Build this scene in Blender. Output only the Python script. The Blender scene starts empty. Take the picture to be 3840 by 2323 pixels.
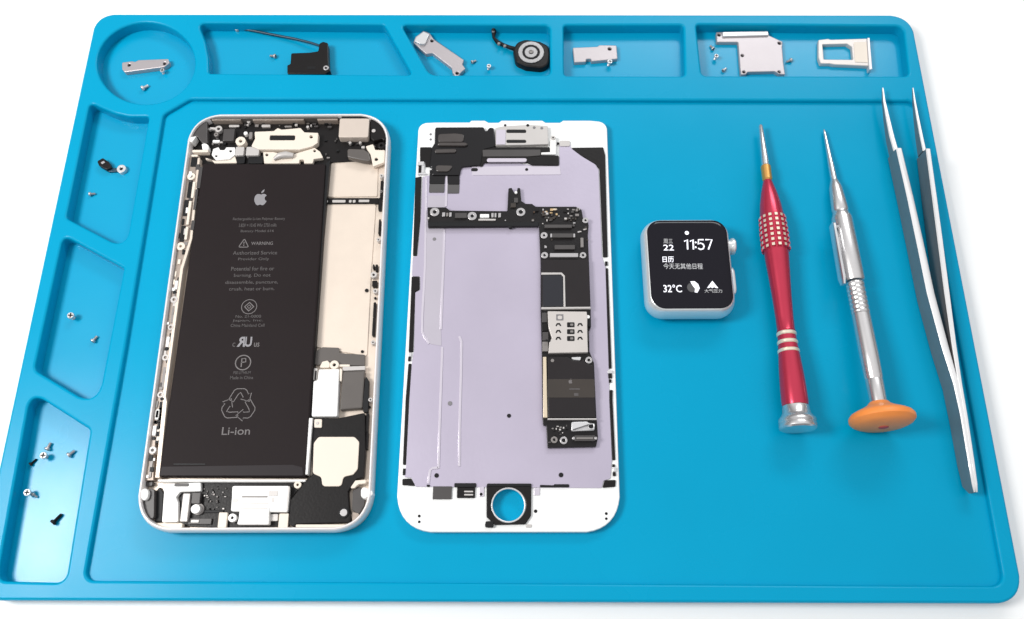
import bpy, bmesh, math, random
from mathutils import Vector, Matrix
from mathutils.geometry import tessellate_polygon
random.seed(7)
C = bpy.context.scene.collection
R = math.radians
# ------------------------------------------------------------------ camera model (1 unit = 10 cm)
PITCH, FPX, CX, CY, HC = R(69.7), 3171.0, 1920.0, 1161.5, 2.97
SP, CP = math.sin(PITCH), math.cos(PITCH)
def U(x, y, z):
    """the point at height z that the photograph shows at x, y"""
    a, b = (x - CX) / FPX, (y - CY) / FPX
    d = Vector((a, CP - b * SP, -SP - b * CP))
    t = (z - HC) / d.z
    return Vector((d.x * t, d.y * t, z))
def SC(y, z):
    return (HC - z) / CP / (y + 7410.0)        # units per photo pixel, sideways
ZR, ZM, ZF = .072, .054, .020                   # mat: rim top, work area, compartment floor
CROP = dict(F=(0, 0, .64167), K1=(300, 0, 2.464), K2=(1300, 0, 2.0533), K3=(2500, 0, 1.8388), K4=(0, 300, 1.4916), K5=(0, 1300, 1.457),
            K6=(600, 400, 2.4844), K7=(500, 1000, 2.464), K8=(480, 1500, 2.464), S1=(1480, 400, 2.4844), S2=(1480, 1000, 2.4844),
            S3=(1450, 1500, 2.4853), W=(2350, 780, 3.314), T1=(2750, 400, 2.2933), T2=(2750, 1000, 2.1307), T3=(3050, 280, 1.8186), T4=(3200, 1500, 1.811), P=(0, 0, 1), K=(0, 0, 1))
def Q(c, x, y):
    ox, oy, s = CROP[c]
    return ox + x / s, oy + y / s
VP = {'K': (1867, -7739), 'S': (2006, -6963), 'W': (1956, -7410)}
# ------------------------------------------------------------------ materials
MATS = {}
def material(name, col, rough=.5, metal=0., spec=.5, noise=.06, nscale=8., bump=0., bscale=120., coat=0., emit=0., rvar=.0):
    m = bpy.data.materials.new(name); m.use_nodes = True
    nt = m.node_tree; b = nt.nodes['Principled BSDF']
    b.inputs['Roughness'].default_value = rough; b.inputs['Metallic'].default_value = metal
    b.inputs['Specular IOR Level'].default_value = spec; b.inputs['Coat Weight'].default_value = coat
    tc = nt.nodes.new('ShaderNodeTexCoord')
    n = nt.nodes.new('ShaderNodeTexNoise'); n.inputs['Scale'].default_value = nscale; n.inputs['Detail'].default_value = 4
    nt.links.new(tc.outputs['Object'], n.inputs['Vector'])
    mx = nt.nodes.new('ShaderNodeMix'); mx.data_type = 'RGBA'
    mx.inputs[6].default_value = [max(0, c * (1 - noise)) for c in col] + [1]
    mx.inputs[7].default_value = [min(1, c * (1 + noise)) for c in col] + [1]
    nt.links.new(n.outputs['Fac'], mx.inputs[0]); nt.links.new(mx.outputs[2], b.inputs['Base Color'])
    if rvar:
        mr = nt.nodes.new('ShaderNodeMapRange'); mr.inputs[3].default_value = max(.02, rough - rvar); mr.inputs[4].default_value = rough + rvar
        nt.links.new(n.outputs['Fac'], mr.inputs[0]); nt.links.new(mr.outputs[0], b.inputs['Roughness'])
    if bump:
        n2 = nt.nodes.new('ShaderNodeTexNoise'); n2.inputs['Scale'].default_value = bscale; n2.inputs['Detail'].default_value = 3
        nt.links.new(tc.outputs['Object'], n2.inputs['Vector'])
        bp = nt.nodes.new('ShaderNodeBump'); bp.inputs['Strength'].default_value = bump; bp.inputs['Distance'].default_value = .01
        nt.links.new(n2.outputs['Fac'], bp.inputs['Height']); nt.links.new(bp.outputs[0], b.inputs['Normal'])
    if emit:
        b.inputs['Emission Color'].default_value = list(col) + [1]; b.inputs['Emission Strength'].default_value = emit
    MATS[name] = m
    return m
material('white_table', (.96, .955, .945), .6, spec=.2, noise=.01)
material('blue_silicone', (.0001, .322, .54), .26, spec=.11, noise=.05, nscale=3, bump=.03, bscale=260, rvar=.07)
material('blue_silicone_polished', (.0001, .322, .54), .25, spec=.30, noise=.05, nscale=3, bump=.02, bscale=200, rvar=.07)
material('champagne', (.77, .66, .56), .40, .30, noise=.06, nscale=14, bump=.03)
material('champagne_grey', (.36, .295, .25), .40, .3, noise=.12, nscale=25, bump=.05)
material('rim_white', (.86, .82, .81), .28, .15, noise=.03)
material('cream', (.80, .71, .61), .45, noise=.04)
material('bright_white', (.90, .89, .87), .35, noise=.02)
material('panel_white', (.92, .92, .91), .22, noise=.01)
material('pale_grey', (.55, .52, .50), .42, .2, noise=.05, nscale=20)
material('mid_grey', (.24, .22, .21), .42, .2, noise=.12, nscale=20)
material('dark_grey', (.058, .052, .051), .42, noise=.15, nscale=18)
material('flex_grey', (.105, .092, .084), .40, noise=.15, nscale=12)
material('black', (.0105, .009, .009), .34, spec=.22, noise=.2, nscale=20, bump=.05)
material('deep_black', (.006, .006, .007), .5, spec=.3, noise=.2)
material('battery_black', (.018, .0132, .0138), .55, spec=.10, noise=.10, nscale=5, bump=.04, bscale=90)
material('battery_seam', (.023, .018, .020), .5, spec=.2, noise=.1)
material('print_grey', (.18, .165, .165), .6, spec=.2, noise=.2, nscale=60)
material('print_bright', (.26, .25, .265), .5, noise=.1, nscale=60)
material('print_faint', (.105, .096, .096), .6, spec=.2, noise=.25, nscale=60)
material('shield_metal', (.50, .45, .555), .36, .35, noise=.09, nscale=3.2, bump=.03, bscale=60, rvar=.05)
material('shield_film', (.49, .452, .515), .40, .25, noise=.06, nscale=6, bump=.03, bscale=60)
material('shield_ridge', (.62, .57, .645), .3, .3, noise=.03)
material('board_black', (.011, .0095, .010), .38, spec=.25, noise=.3, nscale=40, bump=.1, bscale=150)
material('chip_black', (.017, .0135, .0145), .3, spec=.3, noise=.15, nscale=15)
material('chip_blue_black', (.013, .013, .019), .28, noise=.12)
material('chip_brown', (.040, .031, .025), .3, noise=.25, nscale=9)
material('gold', (.62, .44, .24), .35, .6, noise=.1)
material('pale_gold', (.74, .62, .46), .4, .3, noise=.1)
material('tin', (.50, .48, .48), .34, .6, noise=.06)
material('steel_part', (.47, .43, .44), .42, .5, noise=.05, nscale=15, bump=.03)
material('steel_bright', (.66, .65, .655), .34, .4, noise=.03)
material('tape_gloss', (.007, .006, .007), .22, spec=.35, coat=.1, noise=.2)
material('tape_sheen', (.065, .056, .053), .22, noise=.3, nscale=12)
material('tape_reflection_fade', (.085, .08, .08), .35, noise=.2, nscale=9)  # lighter tail end, its fading reflection put into the colour
material('alu', (.83, .845, .85), .30, .55, noise=.03)
material('screen_glass', (.008, .007, .012), .10, spec=.22, noise=.02)
material('lit_white', (.85, .85, .92), .4, emit=.6, noise=.01)
material('lit_grey', (.45, .45, .46), .4, emit=.35, noise=.01)
material('lit_dim', (.07, .068, .07), .4, emit=.12, noise=.01)
material('anodised_red', (.58, .042, .085), .25, .5, noise=.06, nscale=10, rvar=.04)
material('stud_brass', (.90, .80, .64), .3, .5, noise=.05)
material('brass', (.80, .42, .12), .3, .7, noise=.1)
material('bronze_dark', (.16, .10, .07), .3, .7, noise=.1)
material('chrome', (.80, .80, .81), .20, .85, noise=.05, nscale=20, rvar=.05)
material('satin_steel', (.76, .735, .73), .27, .85, noise=.03, nscale=25)
material('tweezer_steel_shaded', (.30, .285, .28), .32, .6, noise=.08, nscale=25, rvar=.05)  # tweezer sides, their shade put into a darker steel colour
material('tweezer_edge_lit', (.88, .87, .87), .3, .35, noise=.04, nscale=25)  # same steel lightened, painting the light caught by the top edges
material('orange_plastic', (.93, .29, .06), .42, noise=.04, nscale=10)
material('orange_dark', (.45, .05, .04), .45, noise=.04)
material('cable_blue_grey', (.012, .05, .085), .4, noise=.1)
material('module_cream', (.62, .53, .46), .42, .1, noise=.04, nscale=30)
material('reader_metal', (.62, .575, .545), .38, .3, noise=.04, nscale=25)
material('ring_steel', (.36, .35, .35), .3, .6, noise=.1, nscale=40)
material('ink_dark', (.012, .011, .012), .55, spec=.2, noise=.1)
material('ink_grey', (.20, .19, .20), .5, noise=.1)
# ------------------------------------------------------------------ building blocks
def mesh_obj(name, bm, mat, parent=None, sharp=40):
    me = bpy.data.meshes.new(name)
    bmesh.ops.recalc_face_normals(bm, faces=bm.faces)
    if parent is not None:
        bmesh.ops.translate(bm, vec=-world_loc(parent), verts=bm.verts)
    if not any(f.smooth for f in bm.faces):
        for f in bm.faces: f.smooth = True
    bm.faces.index_update(); flags = [f.smooth for f in bm.faces]
    bm.to_mesh(me); bm.free()
    for m in (mat if isinstance(mat, (list, tuple)) else [mat]):
        me.materials.append(MATS[m])
    me.set_sharp_from_angle(angle=R(sharp)); me.polygons.foreach_set('use_smooth', flags)
    o = bpy.data.objects.new(name, me); C.objects.link(o)
    if parent is not None:
        o.parent = parent
    return o
def world_loc(o):
    v = Vector((0, 0, 0))
    while o is not None:
        v = v + o.location; o = o.parent
    return v
def tag(o, label, cat, group=None):
    o['label'] = label; o['category'] = cat
    if group: o['group'] = group
    return o
def thing(name, loc, label, cat, group=None):
    o = bpy.data.objects.new(name, None); C.objects.link(o)
    o.empty_display_size = .05; o.location = loc
    return tag(o, label, cat, group)
def centre_mesh(o):
    """move a single-mesh thing's origin to the middle of its base"""
    vs = [v.co for v in o.data.vertices]
    c = Vector(((min(v.x for v in vs) + max(v.x for v in vs)) / 2, (min(v.y for v in vs) + max(v.y for v in vs)) / 2, min(v.z for v in vs)))
    o.data.transform(Matrix.Translation(-c)); o.location = c
    return o
def area2(p):
    return sum(p[i].x * p[(i + 1) % len(p)].y - p[(i + 1) % len(p)].x * p[i].y for i in range(len(p)))
def rnd(pts, r, n=5):
    """round the corners of a polygon; r one radius or one per corner"""
    out, k = [], len(pts)
    for i, p in enumerate(pts):
        ri = r[i] if isinstance(r, (list, tuple)) else r
        a, b = (pts[i - 1] - p).to_2d(), (pts[(i + 1) % k] - p).to_2d()
        la, lb = a.length, b.length
        if ri <= 1e-6 or la < 1e-7 or lb < 1e-7:
            out.append(p.copy()); continue
        a /= la; b /= lb
        ang = math.acos(max(-1, min(1, a.dot(b))))
        if ang > R(172) or ang < R(4):
            out.append(p.copy()); continue
        t = min(ri / math.tan(ang / 2), la * .48, lb * .48)
        p0, p2, pc = p.to_2d() + a * t, p.to_2d() + b * t, p.to_2d()
        for j in range(n + 1):
            s = j / n
            w = (1 - s) ** 2 * p0 + 2 * s * (1 - s) * (pc * .78 + (p0 + p2) * .11) + s * s * p2
            out.append(Vector((w.x, w.y, p.z)))
    return out
def inset(loop, d):
    """offset a counter-clockwise loop inward by d"""
    k, out = len(loop), []
    for i, p in enumerate(loop):
        e1 = (p - loop[i - 1]).to_2d(); e2 = (loop[(i + 1) % k] - p).to_2d()
        if e1.length < 1e-9: e1 = e2
        if e2.length < 1e-9: e2 = e1
        if e1.length < 1e-9:
            out.append(p.copy()); continue
        e1.normalize(); e2.normalize()
        n1, n2 = Vector((-e1.y, e1.x)), Vector((-e2.y, e2.x))
        m = n1 + n2
        l = m.length
        m = n1 if l < .2 else m / l
        q = max(.5, m.dot(n1))
        w = p.to_2d() + m * (d / q)
        out.append(Vector((w.x, w.y, p.z)))
    return out
def prism(bm, outer, holes, z0, z1, b=0., steps=2, mi=0):
    """a solid slab: outline, through holes, and a rounded top edge of size b"""
    loops = []
    for k, l in enumerate([outer] + list(holes)):
        l = [p.copy() for p in l]
        a = area2(l)
        if (a > 0) != (k == 0): l.reverse()
        loops.append(l)
    levels = [(0, z0)]
    if b > 0:
        for s in range(steps + 1):
            t = math.pi / 2 * s / steps
            levels.append((b * (1 - math.cos(t)), z1 - b + b * math.sin(t)))
    else:
        levels.append((0, z1))
    rings = []
    for l in loops:
        rr = []
        for d, z in levels:
            q = inset(l, d) if d > 0 else l
            rr.append([bm.verts.new((p.x, p.y, z)) for p in q])
        rings.append(rr)
        for a, c in zip(rr, rr[1:]):
            for i in range(len(a)):
                j = (i + 1) % len(a)
                f = bm.faces.new((a[i], a[j], c[j], c[i])); f.material_index = mi; f.smooth = True
    for lev in (0, -1):
        vs = [v for rr in rings for v in rr[lev]]
        poly = [[Vector((v.co.x, v.co.y, 0)) for v in rr[lev]] for rr in rings]
        for tri in tessellate_polygon(poly):
            try:
                f = bm.faces.new([vs[i] for i in tri]); f.material_index = mi
            except ValueError:
                pass
def pts_of(c, pts, z):
    return [U(*Q(c, *p), z) if not isinstance(p[0], str) else U(*Q(*p), z) for p in pts]
def rect_pts(c, x0, y0, x1, y1):
    (ax, ay), (bx, by) = Q(c, x0, y0), Q(c, x1, y1)
    vx, vy = VP.get(c[0], VP['W'])
    cy = (ay + by) / 2
    sh = lambda x, y: (x + (x - vx) / (cy - vy) * (y - cy), y)
    return [('P',) + sh(ax, ay), ('P',) + sh(bx, ay), ('P',) + sh(bx, by), ('P',) + sh(ax, by)]
def circ(c, x, y, r, z, n=20):
    px, py = Q(c, x, y)
    o = U(px, py, z); rad = r / CROP[c][2] * SC(py, z)
    return [o + Vector((math.cos(2 * math.pi * i / n) * rad, math.sin(2 * math.pi * i / n) * rad, 0)) for i in range(n)]
def poly(parent, name, c, pts, z0, z1, mat, r=.004, b=.0015, holes=(), rects=(), label=None, plug=True):
    """one slab; holes (x, y, radius) and rects (x0, y0, x1, y1) go right through"""
    bm = bmesh.new()
    hs = [circ(c, *h, z1) for h in holes] + [rnd(pts_of(c, rect_pts(c, *q), z1), .005) for q in rects]
    w = pts_of(c, pts, z1)
    prism(bm, rnd(w, r) if r else w, hs, z0, z1, min(b, (z1 - z0) * .6))
    if hs and plug and z1 - z0 > .003:            # dark face high in each hole, painted in for its shade
        hole_shade(bm, hs, z1 - .4 * (z1 - z0))
    o = mesh_obj(name, bm, [mat, 'ink_dark'] if hs else mat, parent)
    if label: o['label'] = label
    return o
def rect(parent, name, c, x0, y0, x1, y1, z0, z1, mat, r=.003, b=.0012, **kw):
    return poly(parent, name, c, rect_pts(c, x0, y0, x1, y1), z0, z1, mat, r, b, **kw)
def hole_shade(bm, loops, z):  # flat dark faces standing in for the shade inside holes
    for l in loops:
        vs = [bm.verts.new((p.x, p.y, z)) for p in l]
        f = bm.faces.new(vs); f.material_index = 1
def disc(parent, name, c, x, y, rad, z0, z1, mat, hole=0, b=.001):
    bm = bmesh.new()
    hs = [circ(c, x, y, hole, z1, 14)] if hole else []
    prism(bm, circ(c, x, y, rad, z1), hs, z0, z1, min(b, (z1 - z0) * .5))
    if hs and name != 'gasket_ring': hole_shade(bm, hs, z1 - .4 * (z1 - z0))
    return mesh_obj(name, bm, [mat, 'ink_dark'] if hs else mat, parent)
def lathe(parent, name, P0, P1, prof, mat, seg=28, caps=True, bm=None, mi=0):
    """prof: (distance from P0 along the axis, radius)"""
    own = bm is None
    bm = bm or bmesh.new()
    ax = (P1 - P0).normalized()
    sx = ax.cross(Vector((0, 0, 1))).normalized(); sy = sx.cross(ax).normalized()
    rings = []
    for s, r in prof:
        rings.append([bm.verts.new(P0 + ax * s + (sx * math.cos(2 * math.pi * i / seg) + sy * math.sin(2 * math.pi * i / seg)) * r) for i in range(seg)])
    for a, b in zip(rings, rings[1:]):
        for i in range(seg):
            j = (i + 1) % seg
            f = bm.faces.new((a[i], a[j], b[j], b[i])); f.material_index = mi; f.smooth = True
    if caps:
        for g in (rings[0], rings[-1]):
            bm.faces.new(g).material_index = mi
    return mesh_obj(name, bm, mat, parent, 35) if own else bm
def tube(parent, name, pts, rad, mat, seg=8):
    bm = bmesh.new(); rings = []
    for i, p in enumerate(pts):
        t = (pts[min(i + 1, len(pts) - 1)] - pts[max(i - 1, 0)]).normalized()
        sx = t.cross(Vector((0, 0, 1)))
        sx = sx.normalized() if sx.length > 1e-6 else Vector((1, 0, 0))
        sy = sx.cross(t)
        r = rad[i] if isinstance(rad, (list, tuple)) else rad
        rings.append([bm.verts.new(p + (sx * math.cos(2 * math.pi * k / seg) + sy * math.sin(2 * math.pi * k / seg)) * r) for k in range(seg)])
    for a, b in zip(rings, rings[1:]):
        for k in range(seg):
            bm.faces.new((a[k], a[(k + 1) % seg], b[(k + 1) % seg], b[k]))
    bm.faces.new(rings[0]); bm.faces.new(rings[-1])
    return mesh_obj(name, bm, mat, parent, 60)
def ribbon(bm, pts, w, z, closed=False):
    """a thin printed line"""
    k = len(pts); L, Rr = [], []
    for i, p in enumerate(pts):
        a = pts[i - 1] if (i or closed) else p
        b = pts[(i + 1) % k] if (i < k - 1 or closed) else p
        d = (b - a).to_2d().normalized(); n = Vector((-d.y, d.x)) * w / 2
        L.append(bm.verts.new((p.x + n.x, p.y + n.y, z))); Rr.append(bm.verts.new((p.x - n.x, p.y - n.y, z)))
    for i in range(k if closed else k - 1):
        j = (i + 1) % k
        bm.faces.new((L[i], Rr[i], Rr[j], L[j]))
def flat(bm, pts, z, holes=()):
    loops = [[Vector((p.x, p.y, 0)) for p in l] for l in [pts] + list(holes)]
    vs = [bm.verts.new((p.x, p.y, z)) for l in loops for p in l]
    for t in tessellate_polygon(loops):
        try: bm.faces.new([vs[i] for i in t])
        except ValueError: pass
def frame_at(c, x, y, z):
    """centre, sideways and upward unit vectors of the thing whose vanishing point the crop belongs to"""
    px, py = Q(c, x, y); o = U(px, py, z)
    vx, vy = VP.get(c[0], VP['W'])
    u = U(px + (vx - px) * .02, py + (vy - py) * .02, z) - o
    u.normalize()
    return o, Vector((u.y, -u.x, 0)), u
def word(parent, name, body, c, x0, y0, x1, y1, z, mat, bold=0., mirrored=False):
    """lettering that fills the box x0..x1, y0..y1 of a crop, as a thin layer of ink"""
    cu = bpy.data.curves.new(name, 'FONT'); cu.body = body; cu.resolution_u = 3; cu.offset = bold
    t = bpy.data.objects.new('lettering', cu); C.objects.link(t)
    bpy.context.view_layer.update()
    me = bpy.data.meshes.new_from_object(t.evaluated_get(bpy.context.evaluated_depsgraph_get()))
    bpy.data.objects.remove(t); bpy.data.curves.remove(cu)
    bm = bmesh.new(); bm.from_mesh(me); bpy.data.meshes.remove(me)
    xs = [v.co.x for v in bm.verts]; ys = [v.co.y for v in bm.verts]
    ax, bx, ay, by = min(xs), max(xs), min(ys), max(ys)
    o, sx, sy = frame_at(c, (x0 + x1) / 2, (y0 + y1) / 2, z)
    (pxa, pya), (pxb, pyb) = Q(c, x0, y0), Q(c, x1, y1)
    ym = (pya + pyb) / 2
    w = (U(pxb, ym, z) - U(pxa, ym, z)).length
    xm = (pxa + pxb) / 2
    h = (U(xm, pya, z) - U(xm, pyb, z)).length
    for v in bm.verts:
        q = o + sx * ((v.co.x - (ax + bx) / 2) / (bx - ax) * w * (-1 if mirrored else 1)) + sy * ((v.co.y - (ay + by) / 2) / (by - ay) * h)
        v.co = (q.x, q.y, z)
    return mesh_obj(name, bm, mat, parent)
# ------------------------------------------------------------------ setting: the white table
bm = bmesh.new(); bmesh.ops.create_grid(bm, x_segments=4, y_segments=4, size=12)
table = mesh_obj('table_top', bm, 'white_table'); table['kind'] = 'structure'
# ------------------------------------------------------------------ the blue repair mat
def Pz(pts, z): return [U(x, y, z) for x, y in pts]
mat_out = rnd(Pz([(361, 52), (3416, 56), (3847, 2264), (-111, 2252)], ZR), [.075, .085, .085, .08], 8)
mat_c = U(1930, 1200, 0)
mat = thing('repair_mat', (mat_c.x, mat_c.y, 0), 'bright blue silicone work mat with moulded parts compartments along two edges', 'work mat')
cut = lambda pts, r: rnd(Pz(pts, ZR), r, 6)
circle_pts = [U(547 + 183 * math.cos(2 * math.pi * i / 48), 237 + 153 * math.sin(2 * math.pi * i / 48), ZR) for i in range(48)]
comps = [circle_pts,
         cut([(743, 87), (1441, 93), (1546, 281), (784, 275), (782, 215), (770, 155)], [.02, .02, .012, .01, 0, .05]),
         cut([(1505, 93), (2062, 96), (2064, 281), (1613, 281)], [.015, .02, .02, .04]),
         cut([(2114, 95), (2563, 94), (2568, 285), (2116, 284)], .014),
         cut([(2611, 92), (3388, 98), (3410, 285), (2632, 284)], [.014, .03, .02, .02]),
         cut([(337, 384), (378, 404), (430, 426), (486, 438), (558, 437), (470, 934), (248, 818)], [.02, .08, .08, .08, .012, .04, .02]),
         cut([(237, 882), (464, 1006), (362, 1528), (128, 1388)], [.02, .012, .05, .03]),
         cut([(115, 1470), (337, 1612), (244, 2186), (-12, 2180)], [.03, .02, .03, .03])]
main_cut = cut([(712, 372), (3432, 378), (3770, 2199), (316, 2178), (470, 1300), (612, 430)], [.03, .03, .04, .03, 0, .03])
bm = bmesh.new(); prism(bm, inset(mat_out if area2(mat_out) > 0 else mat_out[::-1], .002), [], .0005, ZF - .004)
mesh_obj('base_sheet', bm, 'blue_silicone', mat)
bm = bmesh.new(); prism(bm, mat_out, comps + [main_cut], ZF - .0035, ZR, .009, 3)
mesh_obj('raised_border', bm, 'blue_silicone', mat, 50)
ccw = lambda l: l if area2(l) > 0 else l[::-1]
bm = bmesh.new(); prism(bm, inset(ccw(main_cut), -.004), [], ZF - .003, ZM)
mesh_obj('work_area', bm, 'blue_silicone', mat)
for l in comps:
    bm = bmesh.new(); prism(bm, inset(ccw(l), -.003), [], ZF - .003, ZF)
    mesh_obj('compartment_floor', bm, 'blue_silicone_polished', mat)

# ------------------------------------------------------------------ the opened phone housing
ZP = ZM + .071
out = rnd(Pz([(716, 430), (1468, 427), (1392, 1996), (497, 1998)], ZP - .012), .118, 9)
oc = sum(out, Vector()) / len(out)
ph = thing('phone_housing', (oc.x, oc.y, ZM), 'opened pale gold phone back housing with its black battery and inner parts exposed', 'phone housing')
out = ccw(out)
bm = bmesh.new()                      # the tub: curved outer wall and bottom
prism(bm, inset(out, .004), [], ZM + .0005, ZM + .012)
mesh_obj('back_plate', bm, 'champagne', ph)
bm = bmesh.new()
k = len(out); prof = [(.012, ZM + .012), (.003, ZM + .022), (0, ZM + .036), (.001, ZM + .052), (.005, ZP - .006), (.009, ZP)]
rings = [[bm.verts.new((p.x, p.y, z)) for p in (inset(out, d) if d else out)] for d, z in prof]
rings += [[bm.verts.new((p.x, p.y, z)) for p in inset(out, d)] for d, z in ((.0125, ZP), (.0145, ZP - .003), (.0150, ZM + .012))]
rings.append(rings[0])
for a, b in zip(rings, rings[1:]):
    for i in range(k):
        bm.faces.new((a[i], a[(i + 1) % k], b[(i + 1) % k], b[i]))
mesh_obj('side_frame', bm, 'rim_white', ph, 60)
FL = ZM + .0125
inn = inset(out, .0155)
bm = bmesh.new(); prism(bm, inn, [], FL, FL + .010)
mesh_obj('inner_floor', bm, 'champagne', ph)
z0 = FL + .0105
# --- top end
poly(ph, 'antenna_carrier', 'K6', [(480, 125), (1650, 122), (1960, 115), (2085, 230), (2100, 370), (1960, 400), (1955, 500), (1590, 520), (1555, 590), (1500, 600), (390, 540), (365, 450), (312, 430), (308, 330), (355, 205), (420, 150)], z0, z0 + .010, 'black', .01)
z1 = z0 + .0105
for x0, x1 in ((480, 755), (862, 1340), (1465, 1655)):
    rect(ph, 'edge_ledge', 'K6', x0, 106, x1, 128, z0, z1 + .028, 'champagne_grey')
poly(ph, 'camera_bracket', 'K6', [(880, 235), (1060, 228), (1095, 200), (1135, 215), (1310, 200), (1345, 240), (1475, 245), (1468, 340), (1420, 372), (1300, 402), (930, 400), (850, 370), (885, 300)], z1, z1 + .026, 'cream', .004, .002, holes=[(1408, 282, 16)], rects=[(1022, 268, 1258, 314)])
poly(ph, 'lower_bracket', 'K6', [(960, 424), (1060, 424), (1100, 436), (1260, 440), (1290, 430), (1440, 385), (1490, 420), (1520, 478), (1432, 490), (1422, 530), (1342, 530), (1340, 495), (1300, 495), (1295, 530), (970, 530)], z1, z1 + .018, 'cream', .003, holes=[(995, 450, 14), (1440, 413, 13)])
tube(ph, 'coiled_flex', [U(*Q('K6', *p), z1 + .024) for p in ((1060, 492), (1110, 462), (1175, 452), (1245, 458))], [.006, .013, .015, .010], 'pale_grey')
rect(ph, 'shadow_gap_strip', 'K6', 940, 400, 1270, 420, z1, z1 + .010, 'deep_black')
poly(ph, 'left_bracket', 'K6', [(495, 396), (545, 378), (560, 406), (600, 406), (618, 380), (698, 380), (698, 450), (650, 490), (520, 500), (480, 450)], z1, z1 + .020, 'bright_white', .003, holes=[(657, 415, 14), (523, 460, 13)])
poly(ph, 'retaining_strip', 'K6', [(425, 478), (520, 506), (640, 500), (700, 462), (716, 526), (512, 530), (480, 500), (425, 492)], z1, z1 + .014, 'cream', .002)
rect(ph, 'connector_cover', 'K6', 702, 376, 780, 455, z1, z1 + .022, 'pale_grey')
rect(ph, 'connector_cover', 'K6', 802, 376, 922, 455, z1, z1 + .022, 'pale_grey')
rect(ph, 'flex_strip', 'K6', 712, 458, 790, 530, z1, z1 + .012, 'deep_black')
rect(ph, 'flex_strip', 'K6', 822, 458, 958, 530, z1, z1 + .012, 'deep_black')
disc(ph, 'screw_boss', 'K6', 750, 322, 47, z1, z1 + .028, 'cream', 17)
disc(ph, 'screw_boss', 'K6', 545, 207, 33, z1, z1 + .018, 'pale_grey', 15)
disc(ph, 'screw_boss', 'K6', 523, 260, 21, z1, z1 + .012, 'mid_grey', 8)
poly(ph, 'spring_clip', 'K6', [(445, 205), (470, 192), (530, 195), (530, 215), (480, 212), (455, 225)], z1, z1 + .012, 'pale_grey', .002)
rect(ph, 'sensor_block', 'K6', 588, 210, 690, 318, z1, z1 + .020, 'dark_grey')
disc(ph, 'rivet', 'K6', 797, 248, 18, z1, z1 + .018, 'bright_white')
rect(ph, 'contact_post', 'K6', 828, 238, 858, 300, z1, z1 + .014, 'mid_grey')
for q, m in (((642, 170, 738, 190), 'pale_grey'), ((946, 168, 1028, 190), 'pale_grey'), ((490, 312, 556, 335), 'bright_white'), ((1160, 178, 1228, 192), 'mid_grey'), ((1435, 176, 1475, 190), 'dark_grey'), ((1560, 180, 1600, 196), 'dark_grey')):
    rect(ph, 'contact_pad', 'K6', *q, z1, z1 + .010, m)
for q in ((1375, 188, 13), (825, 140, 16), (1770, 335, 14), (1865, 335, 13)):
    disc(ph, 'rivet', 'K6', *q, z1, z1 + .014, 'pale_grey')
rect(ph, 'camera_module', 'K6', 1668, 110, 1945, 288, z1, z1 + .034, 'module_cream', .008, .003)
rect(ph, 'rubber_seat', 'K6', 1690, 88, 1940, 108, z1, z1 + .030, 'deep_black')
poly(ph, 'corner_bracket', 'K6', [(1915, 372), (1985, 350), (2005, 405), (2095, 405), (2090, 520), (1985, 560), (1960, 450)], z1, z1 + .016, 'cream', .004, holes=[(2015, 492, 17)])
disc(ph, 'screw_boss', 'K6', 2062, 362, 34, z1, z1 + .022, 'black', 14)
poly(ph, 'camera_flex', 'K6', [(1745, 392), (1900, 398), (1945, 430), (1968, 512), (1890, 502), (1745, 470)], z1, z1 + .024, 'flex_grey', .008, .004)
poly(ph, 'corner_clip', 'K6', [(275, 290), (340, 274), (318, 305), (300, 330), (278, 325)], z1, z1 + .0355, 'bright_white', .002)
poly(ph, 'corner_clip', 'K6', [(388, 352), (420, 338), (450, 362), (455, 400), (395, 402)], z1, z1 + .024, 'bright_white', .002)
rect(ph, 'ledge_bar', 'K6', 300, 404, 448, 426, z1, z1 + .024, 'cream')
rect(ph, 'ledge_bar', 'K6', 292, 448, 352, 466, z1, z1 + .026, 'cream')
# --- bare metal floor on the right, and what is fixed on it
poly(ph, 'floor_panel', 'K6', [(1592, 530), (1740, 498), (1780, 490), (1895, 525), (2000, 515), (2030, 545), (2024, 838), (1545, 842)], z0, z0 + .004, 'champagne', .004)
poly(ph, 'floor_panel', 'P', [Q('K6', 1540, 912), Q('K6', 2012, 906), Q('K7', 2200, 20), Q('K7', 2160, 830), Q('K7', 1690, 745)], z0, z0 + .004, 'champagne', .008)
rect(ph, 'cross_flex', 'K6', 1530, 852, 2036, 904, z0, z0 + .010, 'black')
for q in ((1605, 870, 1728, 894), (1760, 870, 1785, 894), (1795, 870, 1822, 894), (1850, 868, 1950, 890)):
    rect(ph, 'flex_contact', 'K6', *q, z0 + .0105, z0 + .013, 'pale_grey')
disc(ph, 'rivet', 'K6', 1548, 882, 14, z0 + .0105, z0 + .015, 'bright_white')
zr = ZP - .012
for c, q in (('K6', (2052, 690, 2080, 850)), ('K6', (2034, 850, 2064, 960)), ('K6', (2036, 1050, 2054, 1190)), ('K7', (2212, -20, 2228, 22)), ('K7', (2236, -20, 2258, 40)), ('K7', (2206, 130, 2254, 184)), ('K7', (2216, 330, 2240, 470)), ('K7', (2208, 470, 2232, 640)), ('K8', (2196, 120, 2222, 300)), ('K8', (2196, 300, 2218, 460))):
    rect(ph, 'button_flex', c, *q, z0, z0 + .020, 'black')
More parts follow.
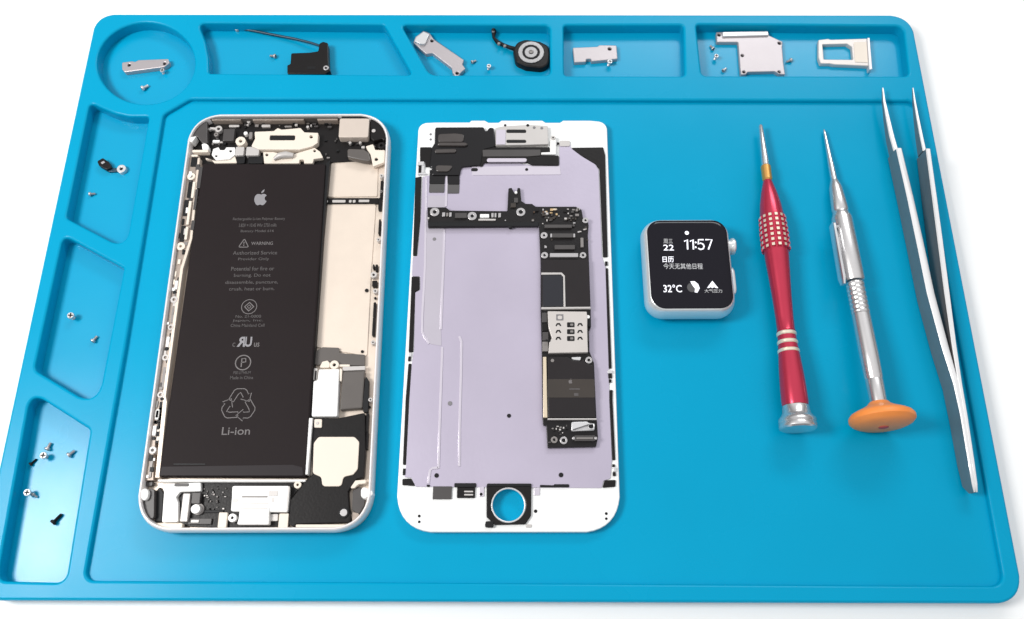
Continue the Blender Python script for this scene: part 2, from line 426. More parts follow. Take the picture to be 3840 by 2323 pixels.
for c, x, y, r, m in (('K6', 2065, 645, 20, 'pale_grey'), ('K6', 2035, 1240, 18, 'pale_grey'), ('K6', 2060, 790, 14, 'mid_grey'), ('K7', 2220, 75, 30, 'pale_grey'), ('K7', 2215, 700, 20, 'pale_grey'), ('K7', 2235, 225, 22, 'pale_grey'), ('K7', 2190, 1230, 20, 'pale_grey')):
    disc(ph, 'screw_boss', c, x, y, r, z0, z0 + .024, m, r * .4)
for c, x, y, r in (('K7', 2155, 220, 17), ('K7', 2115, 785, 14), ('K7', 2235, 292, 12), ('K7', 2183, 1298, 13)):
    disc(ph, 'screw', c, x, y, r, z0 + .0045, z0 + .009, 'black')
# --- lower right: flex, vibration motor, loudspeaker
poly(ph, 'dock_flex', 'K7', [(1690, 778), (1750, 745), (1900, 750), (1905, 800), (2140, 815), (2138, 915), (1900, 915), (1860, 872), (1700, 912), (1668, 900), (1680, 785)], z0 + .0045, z0 + .014, 'flex_grey', .004)
disc(ph, 'screw_boss', 'K7', 1856, 908, 42, z0, z0 + .026, 'cream', 16)
poly(ph, 'motor_bracket', 'K7', [(1718, 935), (1745, 880), (1792, 868), (1815, 890), (1812, 935)], z0, z0 + .022, 'cream', .004)
rect(ph, 'bracket_arm', 'K7', 1892, 905, 2000, 925, z0, z0 + .020, 'cream')
poly(ph, 'connector_cover', 'K7', [(1712, 950), (1902, 946), (1884, 1386), (1646, 1386), (1664, 1060), (1700, 1050)], z0, z0 + .034, 'bright_white', .005, .003)
rect(ph, 'side_clip', 'K7', 1662, 940, 1698, 1050, z0, z0 + .024, 'pale_grey')
rect(ph, 'clip_slot', 'K7', 1676, 960, 1690, 1050, z0 + .0245, z0 + .0265, 'black')
poly(ph, 'vibration_motor', 'K7', [(1936, 968), (2140, 960), (2116, 1310), (1906, 1326)], z0, z0 + .026, 'flex_grey', .006, .005)
poly(ph, 'motor_lip', 'K7', [(1932, 925), (2142, 918), (2140, 956), (1934, 964)], z0, z0 + .024, 'pale_grey', .003)
poly(ph, 'motor_strap', 'K7', [(1905, 935), (1930, 950), (1925, 1060), (1908, 1060)], z0, z0 + .030, 'cream', .003)
poly(ph, 'rubber_boot', 'K7', [(2146, 1005), (2176, 1055), (2168, 1350), (2120, 1345), (2122, 1250)], z0, z0 + .022, 'deep_black', .006)
poly(ph, 'loudspeaker', 'K8', [(1715, 165), (1930, 172), (2190, 118), (2195, 500), (2178, 720), (2115, 730), (2062, 800), (2034, 850), (2045, 1000), (2062, 1060), (2050, 1134), (1552, 1150), (1530, 1176), (1485, 1150), (1500, 925), (1645, 740), (1702, 690), (1690, 300)], z0, z0 + .028, 'black', .006, .003)
poly(ph, 'speaker_cover', 'K8', [(1760, 342), (2092, 342), (2136, 388), (2122, 640), (2080, 692), (1990, 712), (1972, 800), (1796, 800), (1785, 715), (1706, 680), (1716, 400)], z0 + .0285, z0 + .033, 'cream', .012, .002)
poly(ph, 'screw_tab', 'K8', [(1722, 178), (1792, 178), (1790, 258), (1720, 256)], z0 + .0285, z0 + .034, 'cream', .004)
disc(ph, 'rivet', 'K8', 1750, 215, 14, z0 + .0345, z0 + .036, 'pale_grey')
poly(ph, 'battery_rail', 'K8', [(1672, 168), (1706, 168), (1660, 690), (1638, 690)], z0, z0 + .040, 'bright_white', .001)
disc(ph, 'gasket_ring', 'K8', 1992, 1042, 50, z0 + .0285, z0 + .032, 'deep_black', 36)
disc(ph, 'screw', 'K8', 1992, 1042, 34, z0 + .0285, z0 + .036, 'tin')
poly(ph, 'corner_bracket', 'K8', [(2050, 820), (2100, 745), (2200, 738), (2196, 772), (2130, 780), (2090, 815)], z0, z0 + .032, 'cream', .004)
poly(ph, 'corner_block', 'K8', [(2075, 840), (2140, 800), (2200, 860), (2180, 980), (2130, 1060), (2070, 1020)], z0, z0 + .018, 'dark_grey', .006)
poly(ph, 'antenna_pad', 'K8', [(2150, 830), (2175, 800), (2215, 820), (2262, 838), (2262, 888), (2215, 895), (2180, 922), (2150, 890)], z0, ZP - .003, 'bright_white', .012, .004)
poly(ph, 'antenna_pad', 'K8', [(108, 850), (130, 822), (170, 815), (190, 850), (180, 910), (150, 936), (120, 915)], z0, ZP - .003, 'bright_white', .014, .004)
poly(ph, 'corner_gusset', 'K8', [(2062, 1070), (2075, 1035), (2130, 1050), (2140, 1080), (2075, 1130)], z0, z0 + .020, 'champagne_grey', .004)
# --- lower left: dock connector and small parts
poly(ph, 'dock_board', 'K8', [(690, 764), (1545, 762), (1620, 770), (1500, 925), (1490, 1172), (905, 1184), (830, 1180), (520, 1172), (490, 1140), (470, 860)], z0, z0 + .008, 'black', .004)
rect(ph, 'battery_ledge', 'K8', 275, 736, 1640, 756, z0, z0 + .036, 'bright_white')
poly(ph, 'microphone_cover', 'K8', [(300, 775), (672, 764), (672, 846), (482, 850), (442, 900), (462, 950), (460, 1130), (312, 1132), (332, 850)], z0, z0 + .024, 'bright_white', .004, .002)
rect(ph, 'slot_label', 'K8', 428, 772, 560, 800, z0 + .0245, z0 + .0265, 'dark_grey')
poly(ph, 'corner_block', 'K8', [(195, 815), (244, 832), (240, 1108), (172, 1082), (112, 985), (118, 940), (160, 935)], z0, z0 + .030, 'dark_grey', .008)
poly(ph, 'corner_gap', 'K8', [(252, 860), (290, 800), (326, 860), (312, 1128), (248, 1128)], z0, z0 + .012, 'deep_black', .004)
rect(ph, 'antenna_bracket', 'K8', 145, 758, 225, 795, z0, z0 + .020, 'dark_grey')
rect(ph, 'shield_can', 'K8', 494, 866, 560, 1126, z0 + .0085, z0 + .028, 'pale_grey')
rect(ph, 'capacitor', 'K8', 588, 858, 666, 960, z0 + .0085, z0 + .026, 'dark_grey')
disc(ph, 'gasket_ring', 'K8', 648, 1010, 54, z0 + .0085, z0 + .016, 'mid_grey')
disc(ph, 'screw_boss', 'K8', 622, 1008, 42, z0 + .0165, z0 + .032, 'bright_white')
rect(ph, 'socket_frame', 'K8', 555, 1096, 770, 1150, z0 + .0085, z0 + .016, 'dark_grey')
rect(ph, 'socket_contact', 'K8', 580, 1108, 655, 1136, z0 + .0165, z0 + .019, 'pale_grey')
rect(ph, 'flex_end', 'K8', 700, 1020, 880, 1044, z0 + .0085, z0 + .014, 'deep_black')
poly(ph, 'dock_connector', 'K8', [(962, 795), (1490, 795), (1476, 1038), (948, 1030), (958, 900)], z0 + .0085, z0 + .030, 'bright_white', .006, .003)
poly(ph, 'connector_tongue', 'K8', [(1034, 995), (1304, 995), (1300, 1152), (1006, 1152), (1020, 1100)], z0 + .0085, z0 + .034, 'bright_white', .004, .002)
rect(ph, 'stamped_groove', 'K8', 1050, 888, 1290, 902, z0 + .0305, z0 + .0315, 'mid_grey')
rect(ph, 'stamped_window', 'K8', 1300, 842, 1386, 888, z0 + .0305, z0 + .0315, 'pale_grey')
disc(ph, 'screw_boss', 'K8', 962, 1090, 38, z0 + .0085, z0 + .026, 'bright_white', 14)
disc(ph, 'screw_boss', 'K8', 1566, 785, 34, z0 + .0085, z0 + .034, 'cream', 12)
rect(ph, 'frame_rib', 'K8', 834, 1040, 912, 1182, z0 + .0085, z0 + .022, 'cream')
rect(ph, 'frame_rib', 'K8', 1392, 1050, 1480, 1182, z0 + .0085, z0 + .022, 'cream')
rect(ph, 'foam_pad', 'K8', 1310, 1055, 1385, 1120, z0 + .0085, z0 + .018, 'pale_grey')
rect(ph, 'lower_ledge', 'K8', 240, 1140, 500, 1185, z0, z0 + .030, 'cream')
rect(ph, 'lower_ledge', 'K8', 1550, 1152, 2040, 1178, z0, z0 + .030, 'cream')
for i in range(30):
    x, y = random.uniform(700, 900), random.uniform(785, 1010)
    w, h = random.uniform(6, 22), random.uniform(6, 18)
    rect(ph, 'surface_component', 'K8', x, y, x + w, y + h, z0 + .0085, z0 + .0085 + random.uniform(.003, .008), random.choice(['dark_grey', 'mid_grey', 'dark_grey', 'chip_brown', 'black', 'pale_grey']), .0006, .0005)
# --- left rail
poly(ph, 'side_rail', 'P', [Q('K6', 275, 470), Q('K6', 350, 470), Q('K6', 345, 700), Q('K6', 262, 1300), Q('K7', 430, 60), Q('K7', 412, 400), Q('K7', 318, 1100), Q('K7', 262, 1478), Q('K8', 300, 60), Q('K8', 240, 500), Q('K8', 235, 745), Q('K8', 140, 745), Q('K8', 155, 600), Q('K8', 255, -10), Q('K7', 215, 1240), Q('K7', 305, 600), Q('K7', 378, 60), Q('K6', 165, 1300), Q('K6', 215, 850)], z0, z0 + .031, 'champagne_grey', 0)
poly(ph, 'clip_rail', 'P', [Q('K6', 350, 480), Q('K6', 372, 480), Q('K6', 300, 1230), Q('K7', 460, 20), Q('K7', 300, 1200), Q('K8', 360, 20), Q('K8', 290, 720), Q('K8', 250, 720), Q('K8', 320, 20), Q('K7', 268, 1200), Q('K7', 432, 20), Q('K6', 275, 1230)], z0, z0 + .036, 'champagne', 0)
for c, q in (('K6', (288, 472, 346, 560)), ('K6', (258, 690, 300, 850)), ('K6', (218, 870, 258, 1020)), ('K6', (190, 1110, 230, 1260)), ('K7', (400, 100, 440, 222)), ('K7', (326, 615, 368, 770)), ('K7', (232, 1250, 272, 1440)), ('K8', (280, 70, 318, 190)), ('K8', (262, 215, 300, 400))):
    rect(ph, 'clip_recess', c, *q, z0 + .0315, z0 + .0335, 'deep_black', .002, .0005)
for c, q in (('K7', (382, 130, 408, 210)), ('K7', (302, 648, 330, 742)), ('K7', (206, 1320, 236, 1400)), ('K8', (252, 96, 282, 182)), ('K8', (226, 238, 258, 330))):
    rect(ph, 'spring_contact', c, *q, z0 + .0315, z0 + .040, 'bright_white', .002)
for c, x, y in (('K7', 380, 238), ('K7', 303, 760), ('K7', 207, 1438), ('K8', 252, 205), ('K8', 234, 355)):
    disc(ph, 'contact_hole', c, x, y, 17, z0 + .0315, z0 + .0345, 'deep_black')
for c, x, y, r in (('K6', 290, 650, 38), ('K6', 192, 1302, 40), ('K7', 375, 305, 34), ('K7', 345, 560, 28), ('K7', 295, 840, 32), ('K7', 250, 1185, 30), ('K8', 225, 465, 36)):
    disc(ph, 'screw_boss', c, x, y, r, z0, z0 + .037, 'cream' if c == 'K6' else 'pale_grey', 14)
for c, q in (('K7', (352, 378, 384, 520)), ('K7', (266, 930, 300, 1120)), ('K8', (196, 545, 222, 720))):
    rect(ph, 'rail_groove', c, *q, z0 + .0315, z0 + .0345, 'mid_grey', .002, .0006)
for c, q in (('K6', (296, 700, 322, 850)), ('K6', (256, 880, 280, 1100)), ('K6', (232, 1120, 256, 1240))):
    rect(ph, 'side_pin', c, *q, z0 + .0340, z0 + .040, 'cream', .002)
for c, q in (('K6', (318, 770, 344, 960)), ('K6', (288, 1060, 320, 1150)), ('K6', (350, 560, 385, 760))):
    rect(ph, 'foam_strip', c, *q, z0 + .0365, z0 + .039, 'dark_grey', .002)
poly(ph, 'corner_foam', 'K6', [(303, 215), (345, 165), (440, 128), (442, 350), (392, 340), (340, 272), (318, 300), (298, 290)], z1, z1 + .026, 'dark_grey', .006, .003)
poly(ph, 'corner_foam', 'K6', [(1958, 112), (2020, 128), (2092, 205), (2116, 300), (2086, 318), (2070, 300), (1985, 320), (1962, 290)], z1, z1 + .026, 'black', .006, .003)
disc(ph, 'rivet', 'K6', 1990, 225, 18, z1 + .0262, z1 + .0285, 'pale_grey')
rect(ph, 'slot_shade', 'K6', 1026, 270, 1254, 312, z1 + .018, z1 + .0235, 'deep_black', .002)  # black insert added to darken the bracket slot like shade
poly(ph, 'dark_gap_strip', 'K6', [(440, 100), (1660, 95), (1660, 108), (440, 116)], z1, z1 + .032, 'flex_grey', .001)  # dark strip added between the top wall and the ledges
# --- small clips, pins and contacts along the rail and round the top end
for i in range(44):
    t = (i + random.uniform(.1, .9)) / 44
    x, y = 724 - 168 * t + random.uniform(-15, 13), 596 + 1200 * t
    w, h = random.uniform(6, 15), random.uniform(8, 24)
    rect(ph, 'rail_clip', 'K', x, y, x + w, y + h, z0 + .0312, z0 + .0312 + random.uniform(.002, .006), random.choice(['deep_black', 'deep_black', 'mid_grey', 'cream', 'pale_grey', 'dark_grey', 'bright_white']), .0015, .0006)
for x0, y0, x1, y1, n in ((470, 225, 600, 365, 10), (870, 140, 1650, 196, 12), (1490, 250, 1650, 470, 6), (1700, 320, 1900, 380, 5), (1960, 330, 2090, 400, 4), (700, 130, 830, 200, 4)):
    for i in range(n):
        x, y = random.uniform(x0, x1), random.uniform(y0, y1)
        w, h = random.uniform(12, 40), random.uniform(8, 22)
        rect(ph, 'small_component', 'K6', x, y, x + w, y + h, z1, z1 + random.uniform(.004, .010), random.choice(['dark_grey', 'dark_grey', 'mid_grey', 'deep_black', 'pale_grey', 'flex_grey']), .0015, .0006)
for q, m in (((968, 915, 1012, 945), 'pale_grey'), ((1326, 905, 1350, 942), 'pale_grey'), ((1060, 955, 1300, 962), 'pale_grey'), ((1470, 800, 1486, 1020), 'pale_grey')):
    rect(ph, 'stamped_groove', 'K8', *q, z0 + .0303, z0 + .0310, m, .001, .0003)
rect(ph, 'stamped_groove', 'K8', 1040, 1002, 1290, 1010, z0 + .0343, z0 + .0349, 'pale_grey', .001, .0003)
# --- battery
ZB = z0 + .038
bt = poly(ph, 'battery', 'P', [(759, 613), (1221, 615), (1148, 1789), (594, 1787)], z0, ZB, 'battery_black', .006, .006)
bt['label'] = 'large flat black lithium battery with grey printing'
poly(ph, 'battery_side_shade', 'P', [(1222, 612), (1238, 600), (1212, 880), (1160, 1610), (1150, 1780), (1158, 1500)], z0, z0 + .030, 'deep_black', .002)  # black slab painting the shade along the battery's right side
poly(bt, 'edge_tape', 'P', [Q('K8', 312, 618), Q('K8', 1520, 600), Q('K8', 1612, 625), Q('K8', 1618, 700), Q('K8', 292, 700)], ZB + .0003, ZB + .0012, 'battery_seam', .003, .0004)
rect(bt, 'seam_crease', 'K8', 420, 588, 715, 602, ZB + .0014, ZB + .0020, 'deep_black', .001, .0004)
zt = ZB + .0006
# logo
def logo(parent, name, c, x, y, hpx, z, mat):
    o, sx, sy = frame_at(c, x, y, z)
    s = hpx / CROP[c][2] * SC(Q(c, x, y)[1], z) / 1.25
    body = [(0, .30), (.12, .36), (.25, .36), (.36, .30), (.42, .22), (.33, .15), (.29, .05), (.30, -.05), (.36, -.14), (.45, -.2), (.40, -.32), (.30, -.46), (.20, -.52), (.10, -.50), (0, -.46), (-.10, -.50), (-.20, -.52), (-.32, -.44), (-.42, -.26), (-.47, -.05), (-.45, .14), (-.38, .27), (-.26, .35), (-.12, .35)]
    leaf = [(0, .42), (.02, .55), (.10, .65), (.22, .72), (.20, .56), (.12, .46)]
    bm = bmesh.new()
    for l in (body, leaf):
        flat(bm, [o + sx * a * s * 1.05 + sy * b * s * 1.12 for a, b in l], z)
    return mesh_obj(name, bm, mat, parent)
logo(bt, 'printed_logo', 'K6', 938, 858, 150, zt, 'print_bright')
LINES = [('K6', 'Rechargeable Li-ion Polymer Battery', 680, 1034, 1165, 1066, 'print_faint'), ('K6', '3.82V = 10.45 Whr 2750 mAh', 735, 1090, 1085, 1122, 'print_faint'), ('K6', 'Battery Model 616', 752, 1148, 1060, 1178, 'print_faint'),
         ('K6', 'WARNING', 850, 1260, 1052, 1290, 'print_grey'), ('K6', 'Authorized Service', 680, 1346, 1092, 1380, 'print_faint'), ('K6', 'Provider Only', 728, 1408, 1016, 1440, 'print_faint'),
         ('K7', 'Potential for fire or', 905, 2, 1302, 38, 'print_faint'), ('K7', 'burning. Do not', 930, 66, 1268, 104, 'print_faint'), ('K7', 'disassemble, puncture,', 850, 130, 1336, 168, 'print_faint'), ('K7', 'crush, heat or burn.', 885, 190, 1304, 226, 'print_faint'),
         ('K7', 'No. 21-0000', 945, 448, 1180, 474, 'print_faint'), ('K7', 'Apple Japan, Inc.', 915, 488, 1200, 514, 'print_faint'), ('K7', 'China Mainland Cell', 900, 530, 1212, 558, 'print_faint'),
         ('K7', 'c', 915, 704, 942, 742, 'print_faint'), ('K7', 'us', 1115, 704, 1165, 742, 'print_grey'), ('K7', 'AMPTEK', 925, 968, 1085, 994, 'print_faint'), ('K7', 'Made in China', 895, 1012, 1108, 1042, 'print_faint'),
         ('K8', 'Li-ion', 868, 252, 1128, 324, 'print_grey')]
for c, t, a, b, d, e, m in LINES:
    word(bt, 'printed_line', t.replace('Apple Japan, Inc.', 'Japan, Inc.').replace('AMPTEK', 'PSE LITHIUM'), c, a, b, d, e, zt, m, .006)
word(bt, 'recognition_mark', 'R', 'K7', 958, 650, 1034, 742, zt, 'print_bright', .03, True)
word(bt, 'recognition_mark', 'U', 'K7', 1030, 650, 1096, 742, zt, 'print_bright', .03)
def local(c, x, y, s, z):
    o, sx, sy = frame_at(c, x, y, z)
    k = s / CROP[c][2] * SC(Q(c, x, y)[1], z)
    return lambda a, b: o + sx * a * k + sy * b * k
L = local('K6', 782, 1275, 52, zt); bm = bmesh.new()
ribbon(bm, rnd([L(-.9, -.75), L(.9, -.75), L(0, .9)], .003, 3), .0032, zt, True)
flat(bm, [L(-.1, .3), L(.1, .3), L(.05, -.2), L(-.05, -.2)], zt); flat(bm, [L(-.1, -.3), L(.1, -.3), L(.1, -.5), L(-.1, -.5)], zt)
mesh_obj('warning_triangle', bm, 'print_grey', bt)
L = local('K7', 1070, 372, 70, zt); bm = bmesh.new()
ribbon(bm, [L(math.cos(t * .2618), math.sin(t * .2618)) for t in range(24)], .0026, zt, True)
ribbon(bm, [L(.6, 0), L(0, .6), L(-.6, 0), L(0, -.6)], .0045, zt, True)
ribbon(bm, [L(.25, 0), L(0, .25), L(-.25, 0), L(0, -.25)], .003, zt, True)
mesh_obj('certification_mark', bm, 'print_grey', bt)
L = local('K7', 1014, 888, 70, zt); bm = bmesh.new()
ribbon(bm, [L(math.cos(t * .2618), math.sin(t * .2618)) for t in range(24)], .0040, zt, True)
ribbon(bm, [L(-.2, -.6), L(-.2, .55), L(.3, .55), L(.35, .1), L(-.2, 0)], .004, zt)
mesh_obj('certification_mark', bm, 'print_grey', bt)
L = local('K7', 975, 1282, 165, zt); bm = bmesh.new()
for kk in range(3):
    a0 = R(90 + 120 * kk)
    def rot(x, y, a0=a0):
        ca, sa = math.cos(a0 - R(90)), math.sin(a0 - R(90))
        return L(x * ca - y * sa, x * sa + y * ca)
    ribbon(bm, [rot(*p) for p in ((-.60, .34), (-.34, .86), (-.20, .95), (.22, .95), (.36, .86), (.47, .64), (.64, .72), (.56, .20), (.06, .36), (.20, .46), (.02, .74), (-.10, .62), (-.32, .20), (-.60, .34))], .0030, zt)
mesh_obj('recycling_mark', bm, 'print_grey', bt)

# ------------------------------------------------------------------ the display panel, face down
ZD = ZM + .030
out = ccw(rnd(Pz([(1570, 462), (1632, 459), (1760, 459), (1768, 452), (1818, 452), (1832, 460), (1870, 460), (1880, 452), (2034, 452), (2046, 460), (2100, 460), (2112, 452), (2212, 452), (2276, 458), (2329, 1996), (1481, 1996)], ZD), [.085, 0, 0, .003, .003, 0, 0, .003, .003, 0, 0, .004, .004, .085, .115, .115], 8))
oc = sum(out, Vector()) / len(out)
dp = thing('display_panel', (oc.x, oc.y, ZM), 'white phone display panel lying face down with lilac metal shield and empty round button hole', 'phone display')
bm = bmesh.new(); prism(bm, out, [circ('S3', 1135, 980, 156, ZD, 40)], ZM + .0005, ZD, .004, 3)
mesh_obj('front_glass', bm, 'panel_white', dp)
g0, g1 = ZD + .0004, ZD + .0042
shield = [('S1', 262, 655), ('S1', 330, 640), ('S1', 620, 562), ('S1', 720, 562), ('S1', 805, 545), ('S1', 830, 480), ('S1', 1285, 548), ('S1', 1533, 552), ('S1', 1535, 345), ('S1', 1632, 345), ('S1', 1645, 390), ('S1', 1740, 462), ('S1', 1870, 540), ('S1', 1900, 590), ('S1', 1932, 1400), ('S2', 1965, 10), ('S2', 1995, 950), ('S2', 2000, 1150), ('S3', 2075, 0), ('S3', 2100, 560), ('S3', 2085, 735), ('S3', 2022, 755), ('S3', 2005, 822), ('S3', 270, 810), ('S3', 232, 728), ('S3', 165, 720), ('S3', 182, 600), ('S3', 212, 0), ('S2', 160, 900), ('S2', 180, 780), ('S2', 192, 242), ('S2', 238, 218), ('S2', 238, 92), ('S2', 160, 92), ('S1', 168, 1402), ('S1', 212, 1390), ('S1', 242, 1050)]
shield_m = poly(dp, 'metal_shield', 'P', shield, g0, g1, 'shield_metal', .004, .001)
g2 = g1 + .0003
poly(dp, 'upper_cover', 'S1', [(720, 562), (1290, 552), (1540, 556), (1550, 635), (720, 640)], g2, g2 + .0012, 'shield_ridge', .002, .0006)
poly(dp, 'backlight_film', 'P', [('S1', 310, 830), ('S1', 480, 830), ('S1', 458, 1140), ('S2', 448, 0), ('S2', 432, 580), ('S2', 436, 740), ('S2', 330, 722), ('S2', 272, 610), ('S2', 282, 0)], g2, g2 + .0008, 'shield_film', .003, .0004)
def ridge(pts, w=.0085):
    ws = [U(*Q(*p), g2 + .002) for p in pts]
    bm = bmesh.new(); k = len(ws); left, right = [], []
    for i, p in enumerate(ws):
        d = (ws[min(i + 1, k - 1)] - ws[max(i - 1, 0)]).to_2d().normalized(); n = Vector((-d.y, d.x, 0)) * w / 2
        left.append(p + n); right.append(p - n)
    prism(bm, left + right[::-1], [], g2, g2 + .0022, .0008)
    return mesh_obj('shield_ridge', bm, 'shield_ridge', dp)
ridge([('S1', 290, 660), ('S1', 288, 1100), ('S1', 282, 1491), ('S2', 256, 480), ('S2', 258, 610), ('S2', 280, 660), ('S2', 322, 718)])
ridge([('S1', 486, 640), ('S1', 478, 930)])
ridge([('S1', 462, 1145), ('S1', 452, 1491), ('S2', 430, 585)])
ridge([('S2', 442, 750), ('S2', 428, 1200), ('S2', 418, 1491), ('S3', 482, 640)])
ridge([('S2', 600, 650), ('S2', 622, 700), ('S2', 618, 1000), ('S2', 604, 1491), ('S3', 676, 620)])
ridge([('S3', 480, 632), ('S3', 425, 636), ('S3', 402, 660), ('S3', 388, 780)])
for c, x, y, r, m in (('S1', 370, 1235, 17, 'ink_grey'), ('S2', 515, 1275, 21, 'ink_grey'), ('S2', 1065, 1390, 19, 'ink_dark'), ('S3', 465, 705, 21, 'ink_dark'), ('S3', 1625, 700, 22, 'ink_dark'), ('S1', 1230, 587, 15, 'ink_dark')):
    disc(dp, 'shield_screw_hole', c, x, y, r, g2, g2 + .0018, m, 0, .0004)
rect(dp, 'shield_slot', 'S1', 712, 573, 776, 604, g2, g2 + .0018, 'ink_dark', .008, .0004)
# black edge strips
gk = lambda c, pts: poly(dp, 'edge_gasket', c, pts, g0, g1 + .0015, 'black', .003, .001)
gk('S1', [(1640, 384), (1942, 380), (1962, 455), (1986, 1402), (1942, 1402), (1908, 585), (1875, 538), (1745, 458)])
gk('S1', [(192, 662), (250, 650), (238, 1050), (206, 1390), (170, 1390), (182, 1000)])
gk('S2', [(158, 95), (232, 95), (232, 215), (190, 236), (172, 798), (130, 798)])
gk('P', [Q('S2', 128, 905), Q('S2', 156, 905), Q('S3', 208, 0), Q('S3', 178, 605), Q('S3', 150, 605), Q('S3', 176, 0)])
gk('S2', [(1965, 15), (1988, 15), (2022, 950), (1996, 950)])
gk('P', [Q('S2', 2002, 1150), Q('S2', 2032, 1150), Q('S3', 2106, 0), Q('S3', 2132, 562), Q('S3', 2104, 562), Q('S3', 2078, 0)])
gk('S3', [(146, 738), (225, 732), (268, 803), (146, 795)])
gk('S3', [(2012, 820), (2032, 750), (2136, 746), (2132, 810)])
for c, q in (('S3', (2105, 600, 2128, 625)), ('S3', (2108, 675, 2136, 710)), ('S3', (150, 640, 175, 700)), ('S2', (1990, 1000, 2026, 1040)), ('S2', (1995, 1050, 2020, 1080)), ('S2', (125, 840, 150, 880)), ('S1', (1962, 1442, 1985, 1480)), ('S1', (222, 550, 246, 615))):
    rect(dp, 'clip_notch', c, *q, g0, g1 + .003, 'black', .001)
for c, q in (('S3', (2108, 628, 2140, 670)), ('S2', (1985, 965, 2030, 995)), ('S2', (130, 802, 156, 838)), ('S1', (214, 512, 272, 546)), ('S1', (214, 618, 300, 634)), ('S1', (250, 548, 275, 618))):
    rect(dp, 'edge_clip', c, *q, g0, g1 + .005, 'steel_bright', .001)
# camera flex cable and earpiece at the top
h0 = ZD + .0006
poly(dp, 'camera_flex', 'S1', [(376, 192), (830, 190), (850, 240), (880, 196), (925, 196), (942, 370), (825, 400), (802, 545), (622, 562), (606, 640), (345, 640), (345, 560), (322, 560), (345, 380), (372, 340)], h0, h0 + .014, 'tape_gloss', .008, .004)
poly(dp, 'flex_root', 'S1', [(236, 378), (345, 378), (345, 560), (286, 560), (284, 512), (236, 512)], h0, h0 + .006, 'black', .004)
poly(dp, 'flex_tail', 'S1', [(326, 590), (472, 590), (466, 720), (322, 720)], g2 + .0008, g2 + .0045, 'tape_gloss', .003)
poly(dp, 'flex_tail', 'S1', [(505, 590), (606, 570), (604, 725), (492, 725), (490, 650)], g2 + .0008, g2 + .0045, 'tape_gloss', .003)
poly(dp, 'flex_tail_end', 'S1', [(322, 722), (466, 722), (462, 800), (320, 800)], g2 + .0008, g2 + .0030, 'tape_reflection_fade', .003)
poly(dp, 'flex_tail_end', 'S1', [(492, 727), (604, 727), (600, 808), (490, 808)], g2 + .0008, g2 + .0030, 'tape_reflection_fade', .003)
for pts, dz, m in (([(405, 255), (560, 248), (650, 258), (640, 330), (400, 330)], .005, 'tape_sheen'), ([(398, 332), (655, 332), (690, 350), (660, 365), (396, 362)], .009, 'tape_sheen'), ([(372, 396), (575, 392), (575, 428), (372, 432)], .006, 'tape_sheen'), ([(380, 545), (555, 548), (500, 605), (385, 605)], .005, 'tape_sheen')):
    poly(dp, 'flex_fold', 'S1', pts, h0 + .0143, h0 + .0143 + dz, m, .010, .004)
poly(dp, 'sensor_tape', 'S1', [(700, 320), (940, 380), (1442, 376), (1448, 425), (1368, 432), (1368, 452), (1530, 456), (1530, 546), (1285, 546), (1240, 522), (835, 524), (815, 560), (690, 520)], h0 + .004, h0 + .0105, 'black', .004, .002)
poly(dp, 'tape_band', 'S1', [(818, 402), (1360, 400), (1360, 456), (1240, 466), (820, 466)], h0 + .0108, h0 + .0135, 'dark_grey', .003)
ob = rect(dp, 'earpiece_slot', 'S1', 858, 480, 1232, 516, h0 + .0108, h0 + .0150, 'shield_ridge', .012, .003)
poly(dp, 'grounding_arm', 'S1', [(1450, 285), (1502, 285), (1502, 446), (1366, 446), (1366, 428), (1448, 424)], h0 + .0108, h0 + .0165, 'bright_white', .002)
poly(dp, 'earpiece_bracket', 'S1', [(938, 200), (1010, 184), (1240, 170), (1425, 180), (1432, 352), (1200, 358), (940, 362)], h0, h0 + .018, 'pale_grey', .004, .002, rects=[(1042, 215, 1225, 245), (1042, 310, 1225, 338)])
for q in ((1045, 217, 1222, 243), (1045, 312, 1222, 336)):
    rect(dp, 'slot_shade', 'S1', *q, h0 + .012, h0 + .0155, 'deep_black', .002)  # black inserts that put the shade into the earpiece slots
rect(dp, 'bracket_flange', 'S1', 944, 215, 1034, 354, h0 + .0183, h0 + .0205, 'shield_ridge', .004)
for x, y, r, m in ((1030, 174, 12, 'ink_dark'), (1240, 174, 14, 'ink_dark'), (1300, 195, 13, 'ink_grey'), (1370, 200, 13, 'ink_grey')):
    disc(dp, 'bracket_rivet', 'S1', x, y, r, h0 + .0183, h0 + .0198, m)
disc(dp, 'screw_boss', 'S1', 1476, 290, 22, h0 + .017, h0 + .020, 'pale_grey', 8)
rect(dp, 'clear_tab', 'S1', 1536, 318, 1634, 370, g1 + .0006, g1 + .003, 'pale_grey', .006)
disc(dp, 'bracket_rivet', 'S1', 1522, 342, 12, g1, g1 + .0035, 'ink_dark')
for y in (258, 306):
    disc(dp, 'alignment_dot', 'S1', 335, y, 11, h0, h0 + .0012, 'ink_grey', 0, .0004)
